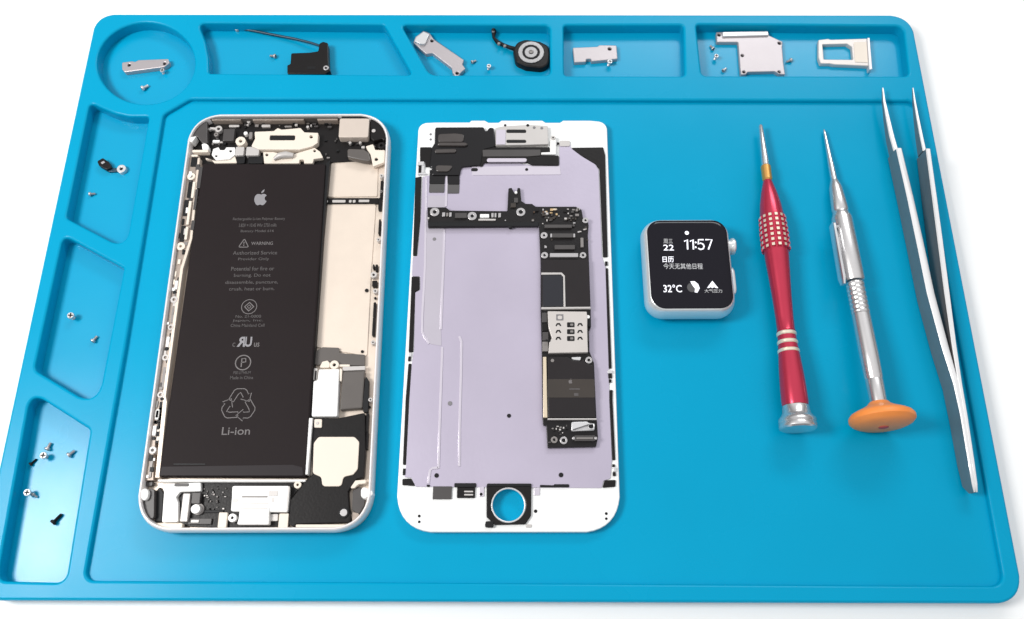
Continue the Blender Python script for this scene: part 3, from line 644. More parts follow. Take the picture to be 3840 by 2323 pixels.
# lower end
rect(dp, 'foam_pad', 'S3', 430, 806, 606, 926, h0, h0 + .006, 'dark_grey', .002)
rect(dp, 'flex_bar', 'S3', 630, 776, 834, 814, h0, h0 + .009, 'deep_black', .003)
rect(dp, 'button_connector', 'S3', 655, 816, 824, 914, h0, h0 + .007, 'black', .003)
for y in (848, 878):
    rect(dp, 'connector_slit', 'S3', 722, y, 806, y + 14, h0 + .0073, h0 + .0085, 'pale_grey', .002, .0004)
poly(dp, 'button_bracket', 'S3', [(930, 782), (1350, 782), (1346, 1080), (1292, 1160), (1010, 1166), (930, 1092)], h0, h0 + .009, 'black', .008, .002, holes=[(1135, 980, 166)], plug=False)
bm = bmesh.new(); prism(bm, circ('S3', 1135, 980, 164, h0 + .006, 40), [circ('S3', 1135, 980, 147, h0 + .006, 40)], h0, h0 + .006, .002)
mesh_obj('button_ring', bm, 'steel_bright', dp)
rect(dp, 'bracket_bar', 'S3', 935, 780, 1350, 806, h0 + .0093, h0 + .012, 'deep_black', .003)
poly(dp, 'bracket_hook', 'S3', [(922, 1132), (1002, 1130), (992, 1192), (914, 1186)], h0, h0 + .012, 'deep_black', .005)
poly(dp, 'bracket_rail', 'S3', [(1428, 792), (1556, 796), (1562, 786), (1700, 786), (1702, 816), (1430, 816)], h0, h0 + .008, 'deep_black', .003)
rect(dp, 'spring_contact', 'S3', 862, 812, 908, 902, h0, h0 + .004, 'shield_ridge')
rect(dp, 'spring_contact', 'S3', 1372, 822, 1428, 890, h0, h0 + .003, 'shield_ridge')
rect(dp, 'edge_clip', 'S3', 1296, 1160, 1352, 1190, h0, h0 + .003, 'pale_grey')
rect(dp, 'clip_notch', 'S3', 372, 790, 402, 810, h0, h0 + .008, 'black')
for x, y, r in ((880, 880, 14), (1388, 1038, 16), (303, 1083, 13), (303, 1137, 12), (2047, 1060, 13), (2047, 1108, 12)):
    disc(dp, 'alignment_dot', 'S3', x, y, r, h0 + (.0045 if x == 880 else 0), h0 + (.0055 if x == 880 else .0012), 'ink_dark', 0, .0004)

# ------------------------------------------------------------------ logic board lying on the shield
b0 = g2 + .0030; b1 = b0 + .014
bo = [('S1', 305, 938), ('S1', 478, 938), ('S1', 512, 968), ('S1', 1050, 974), ('S1', 1060, 762), ('S1', 1090, 756), ('S1', 1112, 800), ('S1', 1138, 800), ('S1', 1145, 756), ('S1', 1170, 760), ('S1', 1180, 880), ('S1', 1222, 906), ('S1', 1280, 906), ('S1', 1312, 932), ('S1', 1690, 932), ('S1', 1742, 962), ('S1', 1756, 1040), ('S1', 1800, 1062), ('S1', 1808, 1110), ('S1', 1800, 1200), ('S1', 1812, 1470), ('S2', 1826, 380), ('S2', 1830, 560), ('S2', 1812, 600), ('S2', 1815, 790), ('S2', 1858, 900), ('S2', 1880, 1410), ('S3', 1960, 190), ('S3', 1970, 350), ('S3', 1952, 436), ('S3', 1500, 446), ('S3', 1488, 240), ('S3', 1458, 232), ('S3', 1456, 190), ('S2', 1378, 1410), ('S2', 1372, 830), ('S2', 1360, 400), ('S1', 1360, 1440), ('S1', 1345, 1112), ('S1', 310, 1122)]
oc = U(2120, 1200, b0)
lb = thing('logic_board', (oc.x, oc.y, b0), 'L-shaped black logic board with card reader and shields lying on the lilac display shield', 'circuit board')
poly(lb, 'board', 'P', bo, b0, b1, 'board_black', .003, .002)
c0 = b1 + .0003
for c, x, y, r, q in (('S1', 372, 982, 44, 18), ('S1', 722, 1020, 43, 16), ('S1', 1175, 982, 43, 20), ('S1', 1392, 1200, 33, 11), ('S1', 1397, 1385, 33, 12), ('S1', 1755, 1385, 31, 12), ('S1', 1778, 1060, 29, 10), ('S2', 1810, 872, 33, 14), ('S3', 1650, 378, 36, 18), ('S1', 1710, 955, 18, 7)):
    disc(lb, 'screw_pad', c, x, y, r, c0, c0 + .004, 'tin', q)
for q, m, h in (((795, 1002, 880, 1034), 'bright_white', .010), ((900, 992, 922, 1032), 'tin', .006), ((930, 992, 948, 1032), 'tin', .006), ((965, 992, 990, 1032), 'tin', .006), ((780, 1046, 942, 1062), 'pale_grey', .005), ((442, 986, 470, 1024), 'tin', .005), ((480, 990, 500, 1022), 'mid_grey', .006), ((508, 986, 530, 1026), 'tin', .005), ((562, 992, 672, 1038), 'dark_grey', .008),
                ((1395, 1100, 1652, 1130), 'dark_grey', .010), ((1470, 1182, 1662, 1220), 'dark_grey', .010), ((1450, 1184, 1468, 1218), 'tin', .008), ((1664, 1184, 1682, 1218), 'tin', .008), ((1490, 1290, 1680, 1330), 'dark_grey', .010), ((1732, 1222, 1760, 1310), 'mid_grey', .008), ((1446, 1366, 1710, 1402), 'tin', .012), ((1112, 850, 1150, 895), 'dark_grey', .006), ((1080, 900, 1130, 940), 'chip_brown', .006)):
    rect(lb, 'connector' if q[2] - q[0] > 60 else 'board_component', 'S1', *q, c0, c0 + h, m, .002, .001)
for i in range(16):
    x, y = random.choice([(1385, 1075), (1660, 1090), (1700, 1160), (1770, 1130), (1770, 1240), (1430, 1150), (1700, 1250), (1380, 1290), (1440, 1240), (1600, 1250), (690, 990), (1010, 1000), (320, 1040), (1030, 1060)])
    x += random.uniform(-20, 20); y += random.uniform(-12, 12); w, h = random.uniform(10, 26), random.uniform(9, 18)
    rect(lb, 'board_component', 'S1', x, y, x + w, y + h, c0, c0 + random.uniform(.003, .006), random.choice(['mid_grey', 'dark_grey', 'tin', 'pale_grey', 'chip_brown']), .0008, .0006)
disc(lb, 'antenna_contact', 'S1', 1130, 800, 13, c0, c0 + .006, 'bright_white')
rect(lb, 'edge_trim', 'S1', 312, 1078, 1340, 1114, c0, c0 + .003, 'deep_black')
disc(lb, 'test_point', 'S1', 1078, 1112, 18, b0, c0 + .002, 'deep_black')
for i in range(46):
    x, y = random.uniform(1275, 1690), random.uniform(945, 1055)
    w, h = random.uniform(10, 36), random.uniform(8, 22)
    if 1390 < x < 1500 and y < 1000:
        m = random.choice(['gold', 'pale_gold', 'pale_grey', 'gold'])
    else:
        m = random.choice(['chip_brown', 'dark_grey', 'mid_grey', 'bronze_dark', 'black', 'pale_grey', 'chip_brown', 'mid_grey'])
    rect(lb, 'board_component', 'S1', x, y, x + w, y + h, c0, c0 + random.uniform(.003, .008), m, .0008, .0006)
poly(lb, 'upper_shield', 'P', [Q('S1', 1368, 1425), Q('S1', 1806, 1425), Q('S2', 1824, 372), Q('S2', 1372, 376)], c0, c0 + .009, 'chip_black', .004, .002)
poly(lb, 'memory_chip', 'S2', [(1378, 80), (1552, 80), (1566, 96), (1570, 372), (1382, 374)], c0 + .0093, c0 + .0120, 'chip_blue_black', .003, .001)
poly(lb, 'chip_border', 'S2', [(1366, 56), (1556, 56), (1586, 86), (1592, 376), (1574, 376), (1570, 94), (1550, 74), (1366, 76)], c0 + .0093, c0 + .0125, 'pale_grey', .001, .0008)
poly(lb, 'shield_edge', 'S2', [(1366, 378), (1826, 374), (1828, 394), (1368, 398)], c0, c0 + .010, 'pale_grey', .001)
sim = poly(lb, 'card_reader', 'S2', [(1425, 416), (1790, 420), (1796, 470), (1795, 560), (1798, 700), (1802, 800), (1432, 806), (1440, 705), (1464, 665), (1432, 560)], c0, c0 + .016, 'cream', .003, .002)
sim.data.materials[0] = MATS['reader_metal']
s0 = c0 + .0163
for y in (520, 584, 648):
    rect(sim, 'contact_window', 'S2', 1606, y, 1676, y + 46, s0, s0 + .0008, 'ink_dark', .003, .0003)
    rect(sim, 'contact_spring', 'S2', 1636, y + 12, 1664, y + 32, s0 + .0010, s0 + .0020, 'mid_grey', .002, .0003)
    for x in (1498, 1700):
        poly(sim, 'contact_slit', 'S2', [(x, y + 32), (x + 12, y + 8), (x + 40, y + 6), (x + 56, y + 34), (x + 42, y + 34), (x + 32, y + 20), (x + 18, y + 22), (x + 12, y + 38)], s0, s0 + .0008, 'ink_dark', .001, .0003)
poly(sim, 'stamped_mark', 'S2', [(1505, 445), (1572, 445), (1572, 502), (1505, 502)], s0, s0 + .0008, 'ink_grey', .002, .0003, rects=[(1517, 456, 1560, 491)])
for q, m in (((1372, 430, 1420, 520), 'dark_grey'), ((1376, 530, 1424, 600), 'black'), ((1378, 610, 1432, 690), 'dark_grey'), ((1376, 700, 1430, 790), 'mid_grey'), ((1800, 480, 1826, 560), 'deep_black'), ((1802, 600, 1812, 700), 'dark_grey')):
    rect(lb, 'board_component', 'S2', *q, c0, c0 + .007, m, .002)
disc(lb, 'test_point', 'S2', 1803, 468, 16, c0, c0 + .014, 'bright_white')
for x, y in ((1416, 690), (1440, 690)):
    disc(lb, 'test_point', 'S2', x, y, 12, c0 + .0172, c0 + .0185, 'ink_dark')
cpu = poly(lb, 'processor_shield', 'S2', [(1424, 846), (1612, 846), (1660, 876), (1730, 884), (1752, 862), (1790, 905), (1852, 925), (1872, 1408), (1432, 1408)], c0, c0 + .010, 'chip_black', .004, .002)
rect(cpu, 'reflection_band', 'S2', 1424, 1050, 1864, 1222, c0 + .0103, c0 + .0112, 'chip_brown', .003, .0004)  # brown band painting a reflection across the shield
logo(cpu, 'printed_logo', 'S2', 1638, 1072, 44, c0 + .0116, 'print_grey')
rect(cpu, 'etched_line', 'S2', 1626, 1136, 1726, 1148, c0 + .0114, c0 + .0118, 'print_faint', 0, 0)
rect(cpu, 'etched_line', 'S2', 1672, 1180, 1712, 1206, c0 + .0114, c0 + .0118, 'print_faint', 0, 0)
poly(lb, 'shield_tab', 'S2', [(1640, 846), (1740, 842), (1728, 874), (1668, 868)], c0, c0 + .012, 'steel_bright', .003)
poly(lb, 'gold_edge', 'S2', [(1382, 842), (1414, 842), (1424, 1408), (1384, 1408)], c0, c0 + .008, 'pale_gold', .001)
disc(lb, 'test_point', 'S2', 1470, 876, 16, c0 + .0103, c0 + .0115, 'mid_grey')
rect(lb, 'shield_edge', 'S3', 1500, 172, 1958, 186, c0, c0 + .011, 'pale_grey', .001)
poly(lb, 'connector_bracket', 'S3', [(1722, 206), (1868, 202), (1884, 216), (1942, 222), (1936, 284), (1722, 292)], c0, c0 + .012, 'steel_bright', .005, .002, holes=[(1906, 246, 22)])
rect(lb, 'connector', 'S3', 1750, 332, 1945, 384, c0, c0 + .010, 'dark_grey', .003)
rect(lb, 'connector_contacts', 'S3', 1770, 350, 1926, 366, c0 + .0103, c0 + .0125, 'mid_grey', .002)
for x in (1742, 1950):
    disc(lb, 'screw_pad', 'S3', x, 358, 13, c0, c0 + .011, 'tin')
disc(lb, 'coil', 'S3', 1562, 372, 32, c0, c0 + .006, 'mid_grey', 13)
for i in range(22):
    x, y = random.uniform(1500, 1690), random.uniform(205, 420)
    if (abs(x - 1562) < 45 or abs(x - 1650) < 48) and y > 325: continue
    w, h = random.uniform(10, 24), random.uniform(8, 22)
    rect(lb, 'board_component', 'S3', x, y, x + w, y + h, c0, c0 + random.uniform(.003, .007), random.choice(['dark_grey', 'mid_grey', 'pale_grey', 'black', 'black']), .0008, .0006)

# ------------------------------------------------------------------ smartwatch
ZW = ZM + .112
gl = [U(*Q('W', x, y), ZW) for x, y in ((245, 155), (1238, 150), (1338, 1246), (316, 1250))]
wc = sum(gl, Vector()) / 4
gw = ((gl[1] - gl[0]).length + (gl[2] - gl[3]).length) / 4
gh = ((gl[0] - gl[3]).length + (gl[1] - gl[2]).length) / 4
wx = ((gl[1] - gl[0]) + (gl[2] - gl[3])).normalized(); wy = Vector((-wx.y, wx.x, 0))
wt = thing('smart_watch', (wc.x, wc.y, ZM), 'silver square smart watch without a strap, its black screen showing 11:57', 'smart watch')
def rr(a, b, r, z, n=8):
    pts = []
    for sx, sy, s in ((1, 1, 0), (-1, 1, 90), (-1, -1, 180), (1, -1, 270)):
        for i in range(n + 1):
            t = R(s + 90 * i / n)
            x, y = sx * (a - r) + r * math.cos(t), sy * (b - r) + r * math.sin(t)
            pts.append(Vector((wc.x, wc.y, 0)) + wx * x + wy * y + Vector((0, 0, z)))
    return pts
def loft(parent, name, loops, mat, cap0=True, cap1=True, sharp=50):
    bm = bmesh.new(); rings = [[bm.verts.new(p) for p in l] for l in loops]
    for a, b in zip(rings, rings[1:]):
        for i in range(len(a)):
            bm.faces.new((a[i], a[(i + 1) % len(a)], b[(i + 1) % len(a)], b[i]))
    if cap0: bm.faces.new(rings[0])
    if cap1: bm.faces.new(rings[-1])
    return mesh_obj(name, bm, mat, parent, sharp)
e = .016
loft(wt, 'case', [rr(gw + e - i, gh + e - i, .064 - i * .45, ZM + z) for i, z in ((.050, .0005), (.026, .006), (.010, .018), (.002, .036), (0, .052), (.002, .074), (.007, .092), (.012, .103), (.0155, .106))], 'alu')
loft(wt, 'screen', [rr(gw - i, gh - i, .050 - i * .45, z) for i, z in ((.001, ZM + .1065), (.000, ZM + .108), (.004, ZW - .002), (.012, ZW - .0004), (.022, ZW))], 'screen_glass')
# crown and side button on the right flank
cr = U(*Q('W', 1310, 486), ZM + .060)
e0 = wc + wx * (gw + e - .012) + wy * ((cr - wc).dot(wy)); e0.z = ZM + .062
lathe(wt, 'crown', e0, e0 + wx, [(0, .026), (.018, .026), (.019, .031), (.028, .031), (.032, .028), (.034, .018)], 'alu', 24)
bb = wc + wy * ((U(*Q('W', 1360, 910), ZM + .06) - wc).dot(wy)); bb.z = ZM + .058
bm = bmesh.new()
ring_s = []
for d, k2 in ((-.004, 1), (.005, 1), (.009, .86)):
    ring_s.append([bm.verts.new(bb + wx * (gw + e + d) + wy * (.052 * k2 * math.copysign(abs(math.cos(t)) ** .5, math.cos(t))) + Vector((0, 0, .013 * k2 * math.copysign(abs(math.sin(t)) ** .6, math.sin(t))))) for t in [2 * math.pi * i / 24 for i in range(24)]])
for a, b in zip(ring_s, ring_s[1:]):
    for i in range(24): bm.faces.new((a[i], a[(i + 1) % 24], b[(i + 1) % 24], b[i]))
bm.faces.new(ring_s[0]); bm.faces.new(ring_s[-1])
mesh_obj('side_button', bm, 'alu', wt)
zt = ZW + .0006
scr = [o for o in wt.children if o.name.startswith('screen')][0]
bm = bmesh.new()
for x0, ww, path in ((700, 60, [(.25, .78), (.9, .97), (.9, 0)]), (772, 60, [(.25, .78), (.9, .97), (.9, 0)]), (880, 84, [(.92, .95), (.16, .95), (.10, .50), (.42, .62), (.82, .52), (.95, .30), (.80, .08), (.45, 0), (.05, .12)]), (978, 84, [(0, .95), (.98, .95), (.40, 0)])):
    ribbon(bm, pts_of('W', [(x0 + 4 + ww * a + (520 - (390 + 130 * (1 - b))) * -.04, 390 + 128 * (1 - b)) for a, b in path], zt), .0054, zt)
mesh_obj('time_digits', bm, 'lit_white', scr)
for y in (430, 490):
    disc(scr, 'time_colon', 'W', 858, y, 12, ZW + .0003, zt, 'lit_white', 0, 0)
word(scr, 'date_digits', '22', 'W', 456, 458, 586, 530, zt, 'lit_white', .008)
word(scr, 'weekday_text', '周三', 'W', 458, 386, 572, 444, zt, 'lit_grey', .0)
word(scr, 'calendar_heading', '日历', 'W', 446, 606, 586, 678, zt, 'lit_white', .012)
word(scr, 'calendar_line', '今天无其他日程', 'W', 456, 690, 945, 762, zt, 'lit_grey', .005)
word(scr, 'temperature_text', '32°C', 'W', 456, 955, 686, 1050, zt, 'lit_white', .010)
word(scr, 'activity_text', '大气压力', 'W', 968, 1010, 1186, 1056, zt, 'lit_grey', .0)
disc(scr, 'status_dot', 'W', 748, 312, 26, ZW + .0003, zt, 'lit_white', 0, 0)
bm = bmesh.new(); flat(bm, pts_of('W', [(1065, 908), (1140, 1000), (1108, 996), (1085, 985), (1065, 1000), (1048, 985), (1015, 998), (1000, 994)], zt), zt)
mesh_obj('mountain_icon', bm, 'lit_white', scr)
bm = bmesh.new(); flat(bm, pts_of('W', [(790, 915), (845, 912), (890, 950), (908, 1000), (880, 1055), (845, 1050), (850, 1005), (815, 960)], zt), zt)
mesh_obj('moon_icon', bm, 'lit_white', scr)
disc(scr, 'moon_shade', 'W', 812, 990, 62, ZW + .0003, ZW + .0005, 'lit_dim', 0, 0)

# ------------------------------------------------------------------ red screwdriver
def axis_pts(c_tip, c_end, zt, ze):
    return U(*c_tip, zt), U(*c_end, ze)
def stations(P0, P1, ct, ce, rows):
    """rows: photo (x, y, width) -> (distance along the axis, radius)"""
    outp = []
    ax = (P1 - P0).normalized(); Ln = (P1 - P0).length
    for x, y, w in rows:
        # nearest point of the axis to the view ray
        d = (U(x, y, 0) - Vector((0, 0, HC))).normalized(); o = Vector((0, 0, HC))
        n = ax.cross(d); m = d.cross(n)
        s = (o - P0).dot(m) / ax.dot(m)
        p = P0 + ax * s
        outp.append((s, w / 2 * SC(y, p.z)))
    return outp
tip, end = (2852, 468), (2994, 1614)
P0, P1 = axis_pts(tip, end, ZM + .036, ZM + .071)
t1 = lambda x, y, w: (*Q('T1', x, y), w / 2.2933)
t2 = lambda x, y, w: (*Q('T2', x, y), w / 2.1307)
rs = thing('red_screwdriver', (U(2930, 1090, ZM).x, U(2930, 1090, ZM).y, ZM), 'metallic red precision screwdriver with studded grip and silver swivel cap beside the watch', 'screwdriver')
S = lambda rows: stations(P0, P1, tip, end, rows)
sh = S([t1(235, 158, 18), t1(238, 172, 36), t1(258, 480, 64), t1(262, 512, 64)])
lathe(rs, 'blade_shaft', P0, P1, sh, 'chrome')
co = S([t1(262, 508, 62), t1(264, 520, 84), t1(276, 632, 84), t1(277, 645, 60)])
lathe(rs, 'collar', P0, P1, co, 'brass')
h1 = S([t1(277, 640, 66), t1(278, 655, 78), t1(295, 740, 130), t1(316, 850, 178), t1(328, 930, 196), t1(332, 950, 200)])
lathe(rs, 'front_handle', P0, P1, h1, 'anodised_red')
# knurled grip: a red barrel covered with rows of studs
g = S([t1(333, 952, 206), t1(345, 1020, 218), t1(362, 1180, 222), t1(368, 1250, 212)])
bm = lathe(None, '', P0, P1, g, None, 32, True, bmesh.new())
ax = (P1 - P0).normalized(); sx = ax.cross(Vector((0, 0, 1))).normalized(); sy = sx.cross(ax).normalized()
for row in range(7):
    s = g[0][0] + (g[-1][0] - g[0][0]) * (row + .5) / 7
    rg = g[0][1] + (g[2][1] - g[0][1]) * min(1, row / 3) - .001
    for j in range(14):
        a = 2 * math.pi * (j + .5) / 14
        nrm = sx * math.cos(a) + sy * math.sin(a); tg = -sx * math.sin(a) + sy * math.cos(a)
        base = P0 + ax * s
        q = [(.0072, .0), (.0050, .0050)]
        ra = [bm.verts.new(base + nrm * rg + (tg * u + ax * v) * .0074) for u, v in ((-1, -1), (1, -1), (1, 1), (-1, 1))]
        rb = [bm.verts.new(base + nrm * (rg + .0055) + (tg * u + ax * v) * .0054) for u, v in ((-1, -1), (1, -1), (1, 1), (-1, 1))]
        for i in range(4):
            bm.faces.new((ra[i], ra[(i + 1) % 4], rb[(i + 1) % 4], rb[i])).material_index = 0
        bm.faces.new(rb).material_index = 1
        bm.faces.new(ra)
mesh_obj('studded_grip', bm, ['anodised_red', 'stud_brass'], rs, 35)
h2 = S([t1(368, 1248, 206), t1(378, 1320, 200), t2(350, 60, 172), t2(395, 230, 152), t2(418, 420, 138), t2(428, 510, 138), t2(430, 520, 146)])
lathe(rs, 'rear_handle', P0, P1, h2, 'anodised_red')
for y, w in ((542, 156), (610, 162), (680, 172)):
    x = 430 + (y - 520) * .145
    lathe(rs, 'brass_ring', P0, P1, S([t2(x, y - 15, w * .93), t2(x, y - 8, w), t2(x, y + 8, w), t2(x, y + 15, w * .93)]), 'stud_brass')
h3 = S([t2(430, 520, 142), t2(440, 600, 146), t2(455, 690, 164), t2(475, 820, 186), t2(490, 950, 202), t2(505, 1080, 210), t2(507, 1112, 204)])
lathe(rs, 'end_handle', P0, P1, h3, 'anodised_red')
cpx = S([t2(508, 1108, 190), t2(508, 1116, 208), t2(511, 1180, 224), t2(514, 1205, 262), t2(516, 1225, 296), t2(517, 1240, 300), t2(518, 1252, 286), t2(519, 1262, 300), t2(521, 1290, 300), t2(522, 1302, 276), t2(522, 1306, 120)])
cap = lathe(rs, 'swivel_cap', P0, P1, cpx, 'chrome', 12)
cap.data.materials[0] = MATS['satin_steel']
# ------------------------------------------------------------------ silver screwdriver
tip, end = (3090, 487), (3311, 1590)
P0, P1 = axis_pts(tip, end, ZM + .012, ZM + .1075)
ss = thing('silver_screwdriver', (U(3200, 1040, ZM).x, U(3200, 1040, ZM).y, ZM), 'silver precision screwdriver with round orange swivel cap, lying beside the tweezers', 'screwdriver')
S = lambda rows: stations(P0, P1, tip, end, rows)
t3 = lambda x, y, w: (*Q('T3', x, y), w / 1.8186)
lathe(ss, 'blade_shaft', P0, P1, S([t1(780, 200, 10), t1(786, 225, 24), t1(830, 420, 38), t1(845, 500, 50), t1(878, 640, 56)]), 'chrome')
lathe(ss, 'chuck', P0, P1, S([t1(878, 636, 64), t1(882, 650, 74), t1(893, 700, 108), t1(915, 800, 126), t1(935, 890, 138), t1(937, 900, 130), t1(941, 915, 130), t1(943, 925, 142), t1(948, 950, 150)]), 'satin_steel')
lathe(ss, 'barrel', P0, P1, S([t3(208, 972, 130), t3(210, 985, 136), t3(250, 1180, 140), t3(290, 1400, 138), t3(292, 1412, 126)]), 'satin_steel')
nb = []
for i in range(7):
    y = 130 + i * 36
    x = 990 + (y - 130) * .17
    nb += [t2(x, y, 130), t2(x + 1, y + 8, 142), t2(x + 4, y + 26, 142), t2(x + 5, y + 34, 130)]
lathe(ss, 'ribbed_neck', P0, P1, S(nb), 'satin_steel')
lathe(ss, 'handle', P0, P1, S([t2(1034, 384, 138), t2(1075, 540, 142), t2(1112, 700, 146), t2(1145, 890, 138), t2(1147, 898, 130), t2(1148, 906, 130), t2(1150, 914, 136), t2(1175, 1100, 126)]), 'satin_steel')
oc_ = S([t2(1174, 1086, 132)])[0][0]
capr = .107
lathe(ss, 'swivel_cap', P0, P1, [(oc_, .032), (oc_ + .010, .040), (oc_ + .022, .060), (oc_ + .034, .086), (oc_ + .042, .100), (oc_ + .052, capr), (oc_ + .064, capr), (oc_ + .074, .098), (oc_ + .082, .080), (oc_ + .086, .04), (oc_ + .087, .016)], 'orange_plastic', 40)
axd = (P1 - P0).normalized()
lathe(ss, 'cap_pin', P0 + axd * (oc_ + .084), P0 + axd * (oc_ + .2), [(0, .018), (.005, .016), (.007, .008)], 'orange_dark', 16)
# pocket clip along the left side of the barrel
ca, cb = U(3122, 838, ZM + .075), U(3163, 1068, ZM + .092)
bm = bmesh.new(); rings = []
for s, w, h in ((0, .004, .010), (.03, .0075, .018), (.9, .0085, .020), (1, .006, .012)):
    p = ca + (cb - ca) * s
    rings.append([bm.verts.new(p + Vector((a * w, 0, b * h))) for a, b in ((-1, -1), (1, -1), (1, .6), (.5, 1), (-.5, 1), (-1, .6))])
for a, b in zip(rings, rings[1:]):
    for i in range(6): bm.faces.new((a[i], a[(i + 1) % 6], b[(i + 1) % 6], b[i]))
bm.faces.new(rings[0]); bm.faces.new(rings[-1])
mesh_obj('pocket_clip', bm, 'chrome', ss)
tube(ss, 'clip_mount', [U(3128, 850, ZM + .07), U(3150, 850, ZM + .068), U(3168, 852, ZM + .062)], .007, 'chrome')

# ------------------------------------------------------------------ tweezers, lying on their side
ZT = ZM + .086
tw = thing('tweezers', (U(3500, 1100, ZM).x, U(3500, 1100, ZM).y, ZM), 'open fine-pointed steel tweezers lying on edge along the right rim of the mat', 'tweezers')
def arm(rows, name, parent, mat='tweezer_steel_shaded'):
    """rows: photo x, y of the top edge, z low, z high, thickness"""
    bm = bmesh.new(); rings = []
    P = [(U(x, y, zh), zl, zh, t) for x, y, zl, zh, t in rows]
    for i, (p, zl, zh, t) in enumerate(P):
        d = (P[min(i + 1, len(P) - 1)][0] - P[max(i - 1, 0)][0]).to_2d().normalized(); n = Vector((d.y, -d.x, 0)) * t / 2
        b = min(t * .2, .004)
        nn = n * .6
        lo, hi = Vector((p.x, p.y, zl)), Vector((p.x, p.y, zh))
        up = Vector((0, 0, b))
        rings.append([bm.verts.new(q) for q in (lo - nn, lo + nn, lo + n + up, hi + n - up, hi + nn, hi - nn, hi - n - up, lo - n + up)])
    for a, b in zip(rings, rings[1:]):
        for i in range(8):
            bm.faces.new((a[i], a[(i + 1) % 8], b[(i + 1) % 8], b[i])).material_index = 1 if i in (3, 4, 5) else 0  # top faces take the lightened steel, the rest the darkened one
    bm.faces.new(rings[0]); bm.faces.new(rings[-1])
    return mesh_obj(name, bm, [mat, 'tweezer_edge_lit'], parent, 40)
zl = ZM + .0008
aL = arm([(3372, 556, zl + .004, ZT, .022), (3414, 735, zl, ZT, .024), (3452, 910, zl, ZT, .026), (3492, 1100, zl, ZT, .027), (3546, 1300, zl, ZT, .025), (3588, 1440, zl, ZT, .020), (3612, 1560, zl, ZT, .016), (3640, 1730, zl, ZT - .006, .015), (3652, 1815, zl + .006, ZT - .013, .012), (3656, 1846, zl + .022, ZT - .030, .007)], 'arm', tw)
aR = arm([(3481, 558, zl + .004, ZT, .017), (3503, 720, zl, ZT, .018), (3527, 900, zl, ZT, .019), (3553, 1100, zl, ZT, .019), (3580, 1300, zl, ZT, .016), (3602, 1440, zl, ZT, .013), (3623, 1560, zl, ZT - .0004, .012), (3649, 1730, zl, ZT - .0062, .011), (3661, 1815, zl + .006, ZT - .013, .010), (3664, 1846, zl + .022, ZT - .030, .006)], 'arm', tw)
zm_ = ZM + .048
arm([(3311, 330, zm_ - .003, zm_ + .004, .005), (3317, 380, zm_ - .010, zm_ + .006, .010), (3330, 440, zm_ - .018, zm_ + .010, .016), (3346, 510, zm_ - .026, zm_ + .014, .020), (3362, 566, zm_ - .030, zm_ + .017, .020)], 'point', aL)
arm([(3424, 330, zm_ - .003, zm_ + .004, .004), (3431, 380, zm_ - .010, zm_ + .006, .008), (3442, 440, zm_ - .018, zm_ + .010, .011), (3456, 510, zm_ - .026, zm_ + .014, .013), (3468, 566, zm_ - .030, zm_ + .017, .014)], 'point', aR)

# ------------------------------------------------------------------ loose parts in the compartments
def loose(name, c, x, y, label, cat, group=None):
    p = U(*Q(c, x, y), ZF)
    return thing(name, (p.x, p.y, ZF), label, cat, group)
f0 = ZF + .0008
GR = 'metal brackets laid out in the compartments'
t = loose('metal_bracket', 'K1', 600, 610, 'slim silver bracket bar with two screw holes in the round compartment', 'bracket', GR)
poly(t, 'plate', 'K1', [(386, 578), (480, 566), (510, 572), (540, 556), (815, 545), (826, 585), (780, 620), (412, 668), (388, 640)], f0, f0 + .022, 'steel_part', .006, .003, holes=[(453, 602, 15), (780, 588, 15)])
t = loose('antenna_module', 'K1', 2120, 580, 'black angular antenna module with a thin cable in the second top compartment', 'phone part')
poly(t, 'body', 'K1', [(1950, 492), (2120, 486), (2200, 474), (2212, 402), (2246, 385), (2290, 398), (2296, 590), (2312, 655), (2268, 684), (1915, 682), (1914, 604), (1944, 592)], f0, f0 + .036, 'black', .006, .003)
disc(t, 'screw_ring', 'K1', 2272, 628, 26, f0 + .0365, f0 + .039, 'tin', 12)
rect(t, 'printed_mark', 'K1', 2100, 615, 2175, 640, f0 + .0363, f0 + .0366, 'deep_black', 0, 0)
tube(t, 'cable', [U(*Q('K1', *p), ZF + h) for p, h in (((2215, 425), .03), ((2140, 400), .022), ((1990, 362), .014), ((1820, 330), .010), ((1620, 290), .008), ((1450, 262), .007))], .0055, 'cable_blue_grey')
disc(t, 'cable_plug', 'K1', 1448, 262, 22, f0, f0 + .012, 'tin', 8)
rect(t, 'plug_sleeve', 'K1', 1372, 238, 1422, 268, f0, f0 + .008, 'cable_blue_grey')
t = loose('metal_bracket', 'K2', 710, 400, 'long silver bracket lying diagonally beside the slanted divider', 'bracket', GR)
poly(t, 'plate', 'K2', [(512, 330), (530, 285), (592, 237), (640, 256), (668, 300), (902, 462), (890, 495), (914, 530), (880, 560), (850, 600), (816, 562), (808, 522), (662, 410), (612, 416)], f0, f0 + .020, 'steel_part', .005, .003, holes=[(656, 315, 13), (850, 564, 13)])
poly(t, 'raised_end', 'K2', [(520, 316), (538, 284), (592, 242), (636, 262), (604, 340), (560, 338)], f0 + .0205, f0 + .032, 'steel_bright', .006, .003)
t = loose('button_module', 'K2', 1420, 420, 'black rounded button module with a silver ring and short dark flex tail', 'phone part')
poly(t, 'housing', 'K2', [(1280, 380), (1310, 325), (1375, 302), (1490, 318), (1558, 352), (1568, 420), (1556, 500), (1500, 526), (1380, 514), (1300, 478)], f0, f0 + .030, 'black', .03, .008)
for rr_, hh, z_, m in ((100, 68, .0035, 'ring_steel'), (50, 18, .006, 'ring_steel')):
    disc(t, 'metal_ring', 'K2', 1420, 402, rr_, f0 + .0305, f0 + .0305 + z_, m, hh, .0015)
